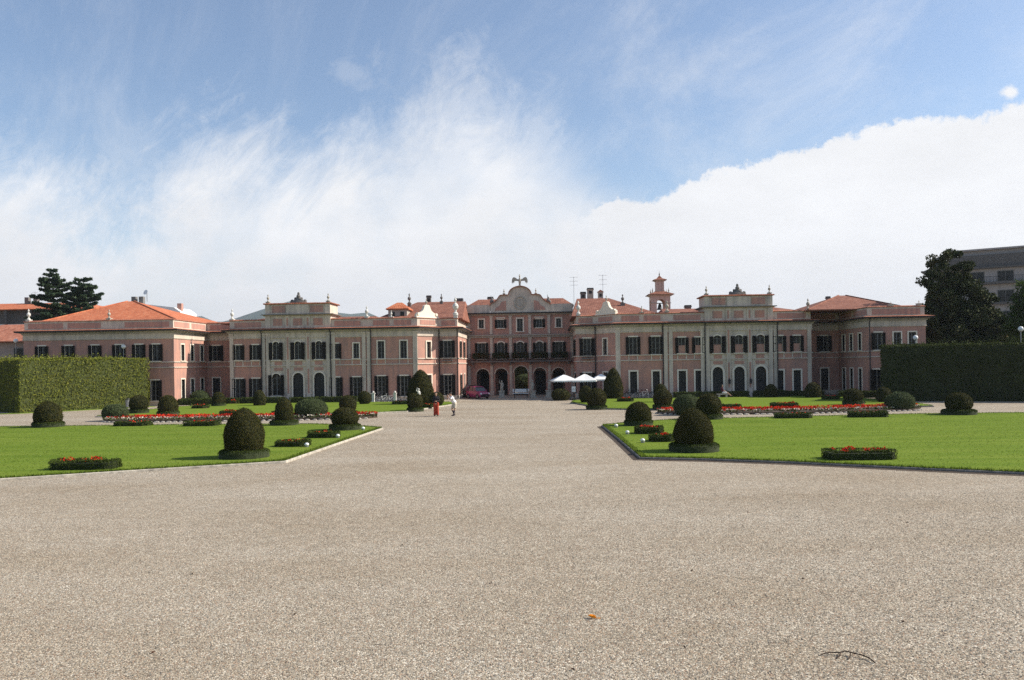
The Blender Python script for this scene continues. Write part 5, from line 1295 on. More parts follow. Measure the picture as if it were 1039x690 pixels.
# apartment block on the right
ap = thing('apartment_block', 'tall grey apartment block with balconies and mansard roof behind the right trees', 'building', (92, 158, 0))
f1 = Fac((75.5, 160), (116, 136), 0.)
A = MB(); L_ = f1.L
f1.box(A, 0, L_, 0, 20.2, -14, 0); A.build('wall', M['concrete'], ap)
A = MB(); f1.box(A, -.4, L_+.4, 17.1, 17.5, -.3, 1.2); f1.box(A, -.4, L_+.4, 13.4, 13.75, -.3, 1.0); f1.box(A, -.4, L_+.4, 9.6, 9.95, -.3, 1.0); A.build('balcony_slab', M['slate'], ap)
A = MB()
for z in (17.52, 13.77):
    f1.box(A, -.3, L_+.3, z+.9, z+.97, 1.02, 1.08)
    for k in range(int(L_/.5)): f1.box(A, k*.5, k*.5+.04, z, z+.9, 1.03, 1.07)
A.build('railing', M['iron'], ap)
for z0, z1 in ((17.6, 19.4), (13.9, 15.9), (10.1, 12.1), (6.5, 8.4)):
    for k in range(9):
        s_ = 2+k*4.6
        if s_+2.6 > L_: continue
        A = MB(); f1.box(A, s_-.12, s_+2.52, z0-.1, z1+.12, -.02, .06); w_ = A.build('window', M['sash'], ap)
        A = MB(); f1.box(A, s_, s_+1.16, z0, z1, .06, .09); f1.box(A, s_+1.24, s_+2.4, z0, z1, .06, .09); A.build('pane', M['glass'], w_)
A = MB(); f1.poly(A, [(-1.2,20.2),(L_+1.2,20.2),(L_,22.6),(4.2,22.6)], -13, -.1); f1.box(A, -1.3, L_+1.3, 20.0, 20.25, -14, .9); rf = A.build('mansard_roof', M['slate'], ap)
A = MB(); f1.box(A, 5.0, L_, 22.6, 23.5, -11, -1.2); f1.box(A, 4.4, L_+.5, 23.5, 23.8, -11.6, -.5); A.build('penthouse', M['concrete'], ap)
A = MB(); f1.box(A, .3, 1.6, 20.3, 22.9, -4, -2.6); A.build('chimney', M['pale'], ap)
A = MB()
for k in range(8): f1.box(A, 22+k*2.4, 22.1+k*2.4, 23.8, 24.7, -.8, -.7)
f1.box(A, 22, 39, 24.62, 24.72, -.85, -.65); A.build('roof_railing', M['white'], ap)
p = f1.pt(19.5, 23.8, -4); antenna(p[0], p[1], 23.8, 27.2, 'thin aerial on top of the grey apartment block')

# ------------------------------------------------------------------ people: one remeshed body each, clothes as children
def caps(mb, a, b, r0, r1, n=10):
    mb.tube(a, b, r0, r1, n); mb.sphere(a, r0, n, 6); mb.sphere(b, r1, n, 6)
def organic(mb, name, m, parent, vox=.014):
    o = mb.build(name, m, parent); md = o.modifiers.new('remesh', 'REMESH'); md.mode = 'VOXEL'; md.voxel_size = vox; md.use_smooth_shade = True
    sm = o.modifiers.new('smooth', 'SMOOTH'); sm.factor = .5; sm.iterations = 2; return o
M['skin'] = mat('skin', (.42,.25,.17), .6, .08); M['hair'] = mat('dark_hair', (.025,.018,.014), .6, .2, 30.); M['redcloth'] = mat('red_cloth', (.42,.06,.03), .9, .15, 8.)
M['blackcloth'] = mat('black_cloth', (.02,.018,.02), .9, .2, 8.); M['whitecloth'] = mat('white_cloth', (.74,.72,.72), .9, .06, 6.); M['maroon'] = mat('maroon_cloth', (.11,.025,.04), .9, .2, 8.)
M['beige'] = mat('beige_cloth', (.52,.46,.36), .9, .1, 8.); M['darksock'] = mat('dark_stocking', (.05,.04,.045), .9, .2)
V3 = Vector
def hand(mb, w, d, r=.042, grip=.5):
    """palm, four unequal bent fingers and a thumb from its side; d points along the hand"""
    d = V3(d).normalized(); side = d.cross(V3((0,0,1))); side = side.normalized() if side.length > .1 else V3((1,0,0)); up = side.cross(d)
    w = V3(w); caps(mb, w, w+d*.075, .028, .036, 8)
    for k, l in enumerate((.066,.078,.072,.054)):
        b = w+d*.085+side*(.027-.018*k); m = b+d*l*.55-up*.004; e = m+(d*(1-grip)-up*grip).normalized()*l*.5
        caps(mb, b, m, .0095, .009, 6); caps(mb, m, e, .009, .0075, 6)
    b = w+d*.03+side*.034; m = b+(d*.6+side*.7).normalized()*.04; caps(mb, b, m, .012, .011, 6); caps(mb, m, m+(d-up*.3).normalized()*.035, .011, .009, 6)
def head(t, body, c, face, hair='hair', long_=False):
    """head on the body mesh plus eyes and hair as children; face is the horizontal gaze direction"""
    c = V3(c); f = V3(face).normalized(); s_ = f.cross(V3((0,0,1))).normalized()
    body.sphere(c, (.078,.092,.112), 14, 10); body.sphere(c+V3((0,0,-.05))+f*.02, (.062,.07,.075), 12, 8)
    body.tube(c+f*.088+V3((0,0,.01)), c+f*.112+V3((0,0,-.03)), .009, .017, 6); body.sphere(c+f*.084+V3((0,0,-.063)), (.026,.02,.01), 8, 5)
    for e in (-1, 1): body.sphere(c+s_*e*.083+V3((0,0,-.01)), (.014,.024,.034), 8, 5)
    hb = MB(); hb.sphere(c-f*.016+V3((0,0,.028)), (.09,.10,.10), 14, 9); 
    if long_: hb.sphere(c-f*.05+V3((0,0,-.07)), (.085,.06,.13), 12, 8)
    hb.build('hair', M[hair], t, smooth=True)
    eb = MB()
    for e in (-1, 1): eb.sphere(c+f*.083+s_*e*.032+V3((0,0,.004)), .0105, 8, 5)
    eb.build('eyes', M['hair'], t)
# standing woman in dark top and red trousers, facing the camera, hands together
def person_red(x, y):
    t = thing('person', 'person in a black top and red trousers standing on the gravel path', 'person', (x, y, 0), world=False)
    b = MB(); 
    for e in (-1, 1):
        hip_, kn, an = V3((e*.095,0,.86)), V3((e*.1,-.02,.47)), V3((e*.1,.01,.09)); caps(b, hip_, kn, .085, .056); caps(b, kn, an, .054, .038); caps(b, an+V3((0,0,-.05)), an+V3((e*.02,-.15,-.055)), .036, .03)
        sh, el, wr = V3((e*.175,0,1.37)), V3((e*.225,.03,1.1)), V3((e*.06,-.19,1.06)); caps(b, sh, el, .046, .038); caps(b, el, wr, .036, .026); hand(b, wr, (-e*.9,-.3,.05), grip=.6)
    caps(b, (0,0,.9), (0,0,1.12), .13, .115); caps(b, (-.07,0,1.27), (.07,0,1.27), .115, .115); caps(b, (-.12,0,1.385), (.12,0,1.385), .055, .055); caps(b, (0,0,1.4), (0,-.01,1.52), .05, .046)
    head(t, b, (0,-.02,1.61), (0,-1,0), long_=True); organic(b, 'body', M['skin'], t, .0125)
    c = MB(); 
    for e in (-1, 1):
        c.tube((e*.095,0,.95),(e*.1,-.015,.47), .115, .09, 14); c.tube((e*.1,-.015,.47),(e*.105,.0,.07), .09, .098, 14); c.sphere((e*.1,-.015,.47), .09)
    caps(c, (-.03,0,.93),(.03,0,.93), .125, .125); organic(c, 'trousers', M['redcloth'], t, .02)
    c = MB(); caps(c, (0,0,.99), (0,0,1.12), .142, .128); caps(c, (-.07,0,1.27),(.07,0,1.27), .13, .13); caps(c, (-.13,0,1.385),(.13,0,1.385), .066, .066)
    for e in (-1, 1): caps(c, (e*.175,0,1.37), (e*.228,.03,1.1), .063, .056); caps(c, (e*.228,.03,1.1), (e*.1,-.15,1.065), .055, .042)
    organic(c, 'top', M['blackcloth'], t, .018)
    for e in (-1, 1):
        s_ = MB(); caps(s_, (e*.1,.04,.045), (e*.125,-.15,.035), .045, .04); organic(s_, 'shoe', M['blackcloth'], t, .015)
    return t
person_red(-5.03, 62.6).scale = (1.05,1.05,1.05)
# man in white shirt and pale shorts stepping along, leaning forward with both hands up at his face
def person_white(x, y, rz):
    t = thing('person', 'person in a white shirt and pale shorts stepping forward with raised arms', 'person', (x, y, 0), world=False)
    b = MB(); P = V3((0,.05,.86))
    legs = {-1: (V3((-.09,.04,.85)), V3((-.13,-.10,.48)), V3((-.22,.12,.10))), 1: (V3((.09,.06,.85)), V3((.12,.02,.47)), V3((.13,-.08,.09)))}
    for e, (h, k, a) in legs.items():
        caps(b, h, k, .085, .058); caps(b, k, a, .056, .038); caps(b, a+V3((0,.03,-.045)), a+V3((0,-.14,-.055)), .036, .03)
    ch = V3((0,-.13,1.24)); sh0 = V3((0,-.17,1.36)); caps(b, P+V3((0,0,.04)), (0,-.05,1.06), .13, .125); caps(b, V3((-.08,0,0))+ch, V3((.08,0,0))+ch, .12, .12); caps(b, sh0+V3((-.13,0,0)), sh0+V3((.13,0,0)), .058, .058)
    caps(b, sh0, sh0+V3((0,-.05,.11)), .052, .048)
    for e in (-1, 1):
        s_ = sh0+V3((e*.18,0,-.01)); el = s_+V3((e*.08,-.2,-.16)); wr = V3((e*.07,-.45,1.42)); caps(b, s_, el, .05, .041); caps(b, el, wr, .039, .028); hand(b, wr, (-e*.35,-.15,.9), grip=.65)
    hc = sh0+V3((0,-.08,.21)); head(t, b, hc, (0,-1,-.1)); organic(b, 'body', M['skin'], t, .0125)
    c = MB(); caps(c, P+V3((0,0,.10)), (0,-.05,1.06), .152, .148); caps(c, V3((-.08,0,0))+ch, V3((.08,0,0))+ch, .14, .14); caps(c, sh0+V3((-.14,0,0)), sh0+V3((.14,0,0)), .072, .072)
    for e in (-1, 1): s_ = sh0+V3((e*.18,0,-.01)); caps(c, s_, s_+V3((e*.06,-.15,-.12)), .07, .066)
    organic(c, 'shirt', M['whitecloth'], t, .018)
    c = MB(); caps(c, (-.04,.05,.90), (.04,.05,.90), .142, .142)
    for e, (h, k, a) in legs.items(): c.tube(h+V3((0,0,.02)), h.lerp(k, .82), .115, .102, 14)
    organic(c, 'shorts', M['beige'], t, .018)
    for e, (h, k, a) in legs.items():
        s_ = MB(); caps(s_, a+V3((0,.035,-.045)), a+V3((0,-.14,-.055)), .046, .04); organic(s_, 'shoe', M['darksock'], t, .015)
        s_ = MB(); caps(s_, k.lerp(a, .25), a, .058, .045); organic(s_, 'stocking', M['darksock'], t, .015)
    cam_ = MB(); cam_.box(-.065,.065,-.50,-.44,1.44,1.53); cam_.tube((0,-.50,1.485),(0,-.56,1.485),.035,n=10)
    o = cam_.build('camera_body', M['blackcloth'], t)
    t.rotation_euler.z = rz; return t
person_white(-3.66, 62.4, R(-62)).scale = (1.06,1.06,1.06)
# person in maroon sitting on the low wall by the right wing, legs stretched out
def person_seated(x, y):
    t = thing('person', 'person in maroon top and white shorts seated with legs outstretched by the right wing', 'person', (x, y, 0), world=False)
    b = MB(); z0 = .58
    for e in (-1, 1):
        h, k, a = V3((0,e*.09,z0)), V3((.42,e*.1-.05,z0-.02)), V3((.78,e*.1-.09,z0-.32)); caps(b, h, k, .08, .055); caps(b, k, a, .053, .036); caps(b, a, a+V3((.1,0,-.02)), .034, .03)
        s_, el, wr = V3((-.12,e*.17,z0+.5)), V3((-.02,e*.23,z0+.25)), V3((.16,e*.12,z0+.16)); caps(b, s_, el, .045, .037); caps(b, el, wr, .035, .026); hand(b, wr, (.9,-e*.3,-.2), grip=.5)
    caps(b, (-.01,0,z0+.05), (-.08,0,z0+.28), .125, .115); caps(b, (-.12,-.07,z0+.4), (-.12,.07,z0+.4), .11, .11); caps(b, (-.13,-.12,z0+.52), (-.13,.12,z0+.52), .055, .055); caps(b, (-.13,0,z0+.52), (-.11,0,z0+.64), .048, .045)
    head(t, b, (-.09,0,z0+.73), (1,-.3,0), long_=True); organic(b, 'body', M['skin'], t, .0125)
    c = MB(); caps(c, (-.01,0,z0+.1), (-.08,0,z0+.28), .14, .13); caps(c, (-.12,-.07,z0+.4), (-.12,.07,z0+.4), .125, .125); caps(c, (-.13,-.13,z0+.52), (-.13,.13,z0+.52), .068, .068)
    for e in (-1, 1): caps(c, (-.12,e*.17,z0+.5), (-.02,e*.23,z0+.25), .06, .052)
    organic(c, 'top', M['maroon'], t, .018)
    c = MB()
    for e in (-1, 1): c.tube((-.02,e*.09,z0), (.36,e*.1-.04,z0-.01), .108, .09, 12)
    caps(c, (0,-.05,z0+.02), (0,.05,z0+.02), .125, .125); organic(c, 'shorts', M['whitecloth'], t, .018)
    for e in (-1, 1): s_ = MB(); caps(s_, (.80,e*.1-.09,z0-.33), (.9,e*.1-.09,z0-.34), .042, .036); organic(s_, 'shoe', M['darksock'], t, .015)
    return t
person_seated(21.55, 86.9)
sb = thing('stone_bench', 'low stone bench under the seated person by the right wing', 'bench', (21.5, 86.95, 0)); A = MB(); A.box(20.9, 22.1, 86.72, 87.2, .36, .455); A.build('seat', M['stone'], sb)
for x in (21.05, 21.8): A = MB(); A.box(x, x+.18, 86.78, 87.14, 0, .36); A.build('leg', M['stone'], sb)

# ------------------------------------------------------------------ statues on pedestals
def statue(mt):
    t = thing('statue', '', 'statue', (0,0,0), 'garden statues of the forecourt', world=False)
    A = MB(); A.box(-.36,.36,-.36,.36,0,.14); A.box(-.29,.29,-.29,.29,.14,.72); A.box(-.35,.35,-.35,.35,.72,.82); A.build('pedestal', M[mt], t)
    b = MB(); z = .82
    caps(b, (-.08,0,z+.04), (-.07,-.03,z+.3), .06, .075); caps(b, (-.07,-.03,z+.3), (-.06,0,z+.52), .08, .09); caps(b, (.1,.03,z+.04), (.1,-.05,z+.28), .06, .07); caps(b, (.1,-.05,z+.28), (.05,0,z+.52), .075, .09)
    caps(b, (0,0,z+.56), (.01,0,z+.8), .13, .12); caps(b, (-.12,0,z+.86), (.13,0,z+.86), .06, .06); caps(b, (0,0,z+.88), (.02,-.02,z+.99), .045, .045); b.sphere((.03,-.03,z+1.07), (.09,.1,.115), 12, 8); b.sphere((.03,.01,z+1.11), (.1,.1,.09), 12, 8)
    caps(b, (.15,0,z+.85), (.24,-.04,z+.62), .045, .04); caps(b, (.24,-.04,z+.62), (.13,-.16,z+.5), .04, .032); hand(b, (.13,-.16,z+.5), (-.7,-.5,-.2))
    caps(b, (-.15,0,z+.85), (-.27,-.03,z+.95), .045, .04); caps(b, (-.27,-.03,z+.95), (-.2,-.07,z+1.17), .04, .03); hand(b, (-.2,-.07,z+1.17), (.2,-.1,.9))
    b.sphere((.0,.1,z+.2), (.19,.14,.24)); b.sphere((.05,.06,z+.5), (.17,.12,.1)); organic(b, 'figure', M[mt], t, .02)
    return t
s0 = statue('stone'); s0['label'] = 'weathered stone statue right of the pink car before the arcade'
s0.location = (-1.92, 95.4, 0)
dup(s0, (1.62, 94.6, 0), R(25), 'weathered stone statue right of the pale bench in the forecourt'); dup(s0, (3.55, 94.8, 0), R(-20), 'weathered stone statue nearest the left parasol')
s1 = statue('stonelight'); s1['label'] = 'pale statue on a pedestal at the foot of the tall left cone bush'; s1.location = (-8.55, 76.4, ZL); s1.scale = (.8,.8,.8); s1.rotation_euler.z = R(30)

# pale bench in the forecourt
bn = thing('garden_bench', 'long pale bench standing between two statues before the arcade', 'bench', (.3, 94.6, 0))
A = MB()
for k in range(4): A.box(-.62, 1.25, 94.3+k*.13, 94.4+k*.13, .50, .55)
A.build('seat', M['white'], bn)
A = MB()
for k in range(3): A.box(-.62, 1.25, 94.86, 94.9, .66+k*.13, .75+k*.13)
A.build('backrest', M['white'], bn)
for x in (-.4, 1.02):
    A = MB(); A.box(x-.04, x+.04, 94.3, 94.36, 0, .5); A.box(x-.04, x+.04, 94.8, 94.86, 0, 1.0); A.box(x-.04, x+.04, 94.36, 94.8, .42, .5); A.build('leg', M['iron'], bn)

# ------------------------------------------------------------------ parasols, cafe tables and chairs, menu board
def parasol(x, y, half, zl, zt, rz, label):
    t = thing('parasol', label, 'parasol', (x, y, 0), 'white cafe parasols', world=False)
    A = MB(); n = 8; top = []; 
    sq_ = [(-1,-1),(0,-1),(1,-1),(1,0),(1,1),(0,1),(-1,1),(-1,0)]; rows = 6; vs = []
    for j in range(rows+1):
        u = j/rows
        for a, b in sq_:
            mid = (a == 0 or b == 0); z = zt-(zt-zl)*(u**1.12)-(0.03*math.sin(u*math.pi) if mid else 0)+(.0 if not mid else -.02*u); vs.append((a*half*u, b*half*u, z))
    A.add(vs, [(j*8+k, (j+1)*8+k, (j+1)*8+(k+1) % 8, j*8+(k+1) % 8) for j in range(rows) for k in range(8)])
    A.add([(p[0]*.995, p[1]*.995, p[2]-.025) for p in vs], [(j*8+k, j*8+(k+1) % 8, (j+1)*8+(k+1) % 8, (j+1)*8+k) for j in range(rows) for k in range(8)])
    cn = A.build('canopy', M['canvas'], t)
    A = MB(); e = vs[-8:]
    for k in range(8):
        p, q = V3(e[k]), V3(e[(k+1) % 8])
        for i in range(5):
            a, b = p.lerp(q, i/5), p.lerp(q, (i+1)/5); c = (a+b)/2
            A.add([a, b, b+V3((0,0,-.12)), c+V3((0,0,-.19)), a+V3((0,0,-.12))], [(0,4,3,2,1)])
    A.build('valance', M['canvas'], cn)
    A = MB(); A.tube((0,0,0),(0,0,zt+.08),.026,n=10); A.sphere((0,0,zt+.1),.045); A.build('pole', M['wood'], t)
    A = MB(); 
    for a, b in sq_: A.tube((0,0,zt-.08),(a*half*.97,b*half*.97,zl-.02+(0 if a*b else -.02)),.012,n=5); A.tube((0,0,zl-.05),(a*half*.5,b*half*.5,(zt+zl)/2-.05),.01,n=5)
    A.build('rib', M['wood'], t)
    A = MB(); A.lathe([(.32,0),(.32,.06),(.1,.09),(.06,.3)],n=14); A.build('base', M['concrete'], t); t.rotation_euler.z = rz; return t
parasol(5.15, 89.0, 1.3, 2.06, 2.66, R(8), 'leftmost white square parasol of the cafe'); parasol(7.35, 88.6, 1.25, 2.04, 2.70, R(-6), 'middle white square parasol of the cafe, in front of the brown door'); parasol(9.1, 89.3, .95, 2.12, 2.66, R(4), 'rightmost white parasol, partly behind the tall cone bush')
M['brown'] = mat('brown_rattan', (.10,.05,.03), .7, .3, 20.)
def cafe_table(x, y, label):
    t = thing('cafe_table', label, 'table', (x, y, 0), 'cafe tables under the parasols', world=False)
    A = MB(); A.lathe([(.36,.70),(.37,.715),(.36,.73)], n=18); A.build('table_top', M['metal'], t); A = MB(); A.tube((0,0,.03),(0,0,.70),.03); A.lathe([(.24,0),(.22,.03),(.04,.06)],n=14); A.build('pedestal', M['iron'], t); return t
def cafe_chair(x, y, rz, label):
    t = thing('cafe_chair', label, 'chair', (x, y, 0), 'cafe chairs under the parasols', world=False)
    A = MB(); A.box(-.21,.21,-.21,.21,.43,.46); A.build('seat', M['brown'], t)
    A = MB(); A.box(-.21,.21,.19,.22,.6,.88); A.build('backrest', M['brown'], t)
    for e in (-1,1):
        A = MB(); A.tube((e*.19,-.19,0),(e*.19,-.19,.43),.014,n=6); A.build('leg', M['iron'], t); A = MB(); A.tube((e*.19,.2,0),(e*.19,.2,.9),.014,n=6); A.build('leg', M['iron'], t)
    t.rotation_euler.z = rz; return t
cafe_table(6.2, 88.6, 'round metal cafe table between the left and middle parasols'); cafe_table(8.2, 88.9, 'round metal cafe table between the middle and right parasols')
cafe_chair(5.6, 88.7, R(80), 'brown cafe chair left of the left cafe table'); cafe_chair(6.8, 88.5, R(-85), 'brown cafe chair right of the left cafe table'); cafe_chair(7.6, 89.0, R(70), 'brown cafe chair left of the right cafe table'); cafe_chair(8.8, 88.7, R(-100), 'brown cafe chair right of the right cafe table')
mbd = thing('menu_board', 'small white menu board on a dark stand under the parasols', 'sign', (6.12, 87.4, 0))
A = MB(); A.box(5.92,6.32,87.38,87.42,.85,1.42); A.build('board', M['white'], mbd)
A = MB(); A.box(5.96,6.28,87.368,87.379,1.12,1.16); A.build('dark_rule', M['iron'], mbd)
A = MB(); A.tube((6.12,87.44,.02),(6.12,87.44,1.2),.02); A.box(5.92,6.32,87.28,87.54,0,.03); A.build('stand', M['iron'], mbd)

# ------------------------------------------------------------------ bicycles
def bicycle(fm):
    t = thing('bicycle', '', 'bicycle', (0,0,0), None, world=False)
    for x in (-.52, .52):
        A = MB(); vs = []; k = 24
        def ringm(mb, R_, r, n=6):
            vs = []
            for i in range(k):
                a = 2*math.pi*i/k
                for j in range(n): b = 2*math.pi*j/n; vs.append((x+(R_+r*math.cos(b))*math.cos(a), r*math.sin(b), .34+(R_+r*math.cos(b))*math.sin(a)))
            mb.add(vs, [(i*n+j, ((i+1) % k)*n+j, ((i+1) % k)*n+(j+1) % n, i*n+(j+1) % n) for i in range(k) for j in range(n)])
        ringm(A, .315, .022); w_ = A.build('wheel', M['rubber'], t)
        A = MB(); ringm(A, .288, .012); A.tube((x,-.04,.34),(x,.04,.34),.025)
        for i in range(12): a = 2*math.pi*i/12; A.tube((x,0,.34),(x+.29*math.cos(a),0,.34+.29*math.sin(a)),.003,n=3)
        A.build('rim', M['metal'], w_)
        A = MB()
        for i in range(9):
            a0 = math.pi*(.1+.75*i/9) if x < 0 else math.pi*(.05+.55*i/9)+.6; a1 = a0+math.pi*.75/9
            A.add([(x+.36*math.cos(a0),-.03,.34+.36*math.sin(a0)),(x+.36*math.cos(a1),-.03,.34+.36*math.sin(a1)),(x+.36*math.cos(a1),.03,.34+.36*math.sin(a1)),(x+.36*math.cos(a0),.03,.34+.36*math.sin(a0)),
                   (x+.365*math.cos(a0),-.03,.34+.365*math.sin(a0)),(x+.365*math.cos(a1),-.03,.34+.365*math.sin(a1)),(x+.365*math.cos(a1),.03,.34+.365*math.sin(a1)),(x+.365*math.cos(a0),.03,.34+.365*math.sin(a0))], [(0,1,2,3),(7,6,5,4),(0,4,5,1),(3,2,6,7)])
        A.build('mudguard', M['metal'], t)
    A = MB(); bb, st, hd, h2 = (-.08,0,.3), (-.2,0,.78), (.36,0,.8), (.39,0,.68)
    A.tube(bb,(-.19,0,.74),.018); A.tube(bb,h2,.02); A.tube((-.18,0,.66),hd,.017); A.tube(hd,h2,.02); A.tube(bb,(-.52,0,.34),.013); A.tube((-.19,0,.66),(-.52,0,.34),.011); A.tube(h2,(.52,0,.34),.015); A.tube((.36,0,.8),(.33,0,.95),.016)
    A.build('frame', M[fm], t)
    A = MB(); A.chain([(.3,-.26,1.0),(.36,-.2,.98),(.34,0,.95),(.36,.2,.98),(.3,.26,1.0)], .014); A.build('handlebar', M['metal'], t)
    A = MB(); A.tube((-.19,0,.74),(-.215,0,.86),.014); A.sphere((-.26,0,.89),(.14,.09,.04)); A.build('saddle', M['blackcloth'], t)
    A = MB(); A.tube(bb,(0,.07,.16),.01); A.tube(bb,(-.16,-.07,.44),.01); A.lathe([(.09,-.004),(.09,.004)],(0,0,0),16,lambda p: V3((p.x-.08,p.z+.03,p.y+.3))); A.build('crank', M['metal'], t)
    return t
b1 = bicycle('white'); b1['group'] = 'bicycles parked on the left of the forecourt'; b1['label'] = 'white framed bicycle parked between the two stone posts on the left'; b1.location = (-13.9, 86.6, 0); b1.rotation_euler.z = R(25)
dup(b1, (-13.2, 86.9, 0), R(18), 'white framed bicycle leaning nearest the right stone post, left rack')
b2 = bicycle('iron'); b2['group'] = 'bicycles parked on the left of the forecourt'; b2['label'] = 'dark bicycle parked left of the left stone post'; b2.location = (-15.6, 87.0, 0); b2.rotation_euler.z = R(-20)
dup(b2, (-12.0, 87.1, 0), R(32), 'dark bicycle parked right of the right stone post'); dup(b2, (-14.5, 87.6, 0), R(70), 'dark bicycle standing end on behind the white framed bicycles')
for i, (x, y, a, lab) in enumerate(((11.5,89.2,15,'dark bicycle right beside the tall cone bush on the right'),(12.3,89.4,-30,'dark bicycle second from the tall cone bush, right rack'),(13.2,89.1,40,'dark bicycle in the middle of the right rack'),(14.1,89.3,10,'dark bicycle turned side on, right rack'),(15.0,89.2,-25,'dark bicycle near the double pilaster, right rack'))):
    q = dup(b2, (x, y, 0), R(a), lab); q['group'] = 'bicycles parked on the right of the forecourt'
q = dup(b1, (13.6, 88.7, 0), R(-12), 'white framed bicycle standing before the dark ones, right rack'); q['group'] = 'bicycles parked on the right of the forecourt'
def post(x, y, label):
    t = thing('stone_post', label, 'post', (x, y, 0), 'stone posts by the bicycles'); A = MB(); A.box(x-.13,x+.13,y-.13,y+.13,.12,.95); A.build('shaft', M['stonelight'], t)
    A = MB(); A.box(x-.2,x+.2,y-.2,y+.2,0,.12); A.build('foot', M['stonelight'], t); A = MB(); A.box(x-.18,x+.18,y-.18,y+.18,.95,1.03); A.sphere((x,y,1.12),.12); A.build('cap', M['stonelight'], t)
post(-14.95, 86.6, 'pale stone post left of the white bicycles'); post(-12.6, 86.3, 'pale stone post right of the white bicycles')

# ------------------------------------------------------------------ cars
M['magenta'] = mat('magenta_car_paint', (.26,.025,.10), .22, .03, spec=.6); M['darkpaint'] = mat('dark_car_paint', (.022,.010,.016), .22, .03, spec=.6); M['carglass'] = mat('car_glass', (.03,.04,.045), .08, .1, spec=.6); M['plastic'] = mat('black_plastic', (.02,.02,.02), .6, .1)
def car(paint, L_=3.5, W_=1.62, H_=1.62):
    """short tall city car, nose towards -Y"""
    t = thing('parked_car', '', 'car', (0,0,0), None, world=False)
    # stations along the length: y, half width, bottom, belt height
    st = [(-1.0,.52,.34,.56),(-.97,.70,.26,.72),(-.88,.77,.22,.84),(-.62,.80,.2,.93),(-.42,.81,.2,1.0),(0,.81,.2,1.02),(.5,.81,.2,1.04),(.86,.80,.22,1.05),(.95,.76,.28,1.0),(1.0,.68,.36,.86)]
    vs = []; k = 10
    for y, w, b, h in st:
        sec = [(0,b),(w*.86,b),(w*.97,b+.08),(w,b+.25),(w,h-.22),(w*.975,h-.08),(w*.9,h-.015),(w*.55,h+.015),(0,h+.025)]
        pts = sec+[(-x, z) for x, z in sec[::-1][1:-1]]; k = len(pts)
        vs += [(x*W_/1.62, y*L_/2, z*H_/1.62) for x, z in pts]
    A = MB(); n = len(st); A.add(vs, [(i*k+j, (i+1)*k+j, (i+1)*k+(j+1) % k, i*k+(j+1) % k) for i in range(n-1) for j in range(k)]+[tuple(range(k)), tuple(range((n-1)*k, n*k))[::-1]])
    body = A.build('body', M[paint], t, smooth=True)
    cs = [(-.46,.72,1.01),(-.24,.66,1.38),(-.06,.62,1.54),(.3,.62,1.58),(.66,.62,1.55),(.84,.64,1.42),(.97,.72,1.02)]
    s_ = lambda x, y, z: (x*W_/1.62, y*L_/2, z*H_/1.62)
    # glasshouse
    A = MB(); vs = [s_(e*w, y, z) for y, w, z in cs for e in (-1, 1)]; lo = [s_(e*.755, y, .98) for y, w, z in cs for e in (-1, 1)]
    A.add(vs+lo, [(2*i, 2*i+1, 2*i+3, 2*i+2) for i in range(6)]+[(2*i, 2*i+2, 14+2*i+2, 14+2*i) for i in range(6)]+[(2*i+1, 14+2*i+1, 14+2*i+3, 2*i+3) for i in range(6)]); A.build('window_glass', M['carglass'], t)
    A = MB(); rf = [(-.10,.63,1.525),(-.04,.64,1.57),(.3,.64,1.605),(.68,.64,1.575),(.82,.655,1.47)]
    v = [s_(e*w, y, z) for y, w, z in rf for e in (-1, 1)]; v2 = [s_(e*w, y, z-.05) for y, w, z in rf for e in (-1, 1)]
    A.add(v+v2, [(2*i, 2*i+1, 2*i+3, 2*i+2) for i in range(4)]+[(10+2*i+2, 10+2*i+3, 10+2*i+1, 10+2*i) for i in range(4)]+[(2*i, 2*i+2, 10+2*i+2, 10+2*i) for i in range(4)]+[(2*i+1, 10+2*i+1, 10+2*i+3, 2*i+3) for i in range(4)]+[(0,10,11,1),(8,9,19,18)])
    for e in (-1, 1):
        for p, q in (((-.47,.77,1.0),(-.09,.64,1.54)),((.14,.775,1.02),(.14,.645,1.57)),((.64,.775,1.03),(.66,.645,1.56)),((.97,.74,1.0),(.82,.655,1.48))): A.tube(s_(e*p[1],p[0],p[2]), s_(e*q[1],q[0],q[2]), .035, n=6)
    A.build('roof', M[paint], t)
    for e in (-1, 1):
        A = MB(); A.sphere(s_(e*.60,-.945,.66), (.13,.10,.12)); A.build('headlight', M['lamp'], t)
        A = MB(); A.sphere(s_(e*.9,-.40,1.06), (.09,.06,.07)); A.build('mirror', M[paint], t)
        for y in (-.60,.62):
            c = s_(e*.72, y, 0); c = (c[0], c[1], .29)
            A = MB(); A.lathe([(.17,-.095),(.27,-.1),(.295,-.07),(.295,.07),(.27,.1),(.17,.095)],(0,0,0),20,lambda p: V3((c[0]+p.z, c[1]+p.x, c[2]+p.y))); w_ = A.build('wheel', M['rubber'], t)
            A = MB(); A.lathe([(.04,e*.105),(.175,e*.098),(.18,e*.07),(.02,e*.06)],(0,0,0),16,lambda p: V3((c[0]+p.z, c[1]+p.x, c[2]+p.y))); A.build('rim', M['metal'], w_)
            A = MB(); A.lathe([(.31,e*.0),(.335,e*.045),(.345,e*.09)],(0,0,0),20,lambda p: V3((c[0]+p.z, c[1]+p.x, max(.2,c[2]+p.y)))); A.build('wheel_arch', M['plastic'], t)
    A = MB(); A.box(-.62*W_/1.62,.62*W_/1.62,-L_/2-.035,-L_/2+.1,.30,.46); A.build('bumper', M['plastic'], t)
    A = MB(); A.box(-.34,.34,-L_/2-.012,-L_/2+.06,.54,.64); A.build('grille', M['plastic'], t)
    return t
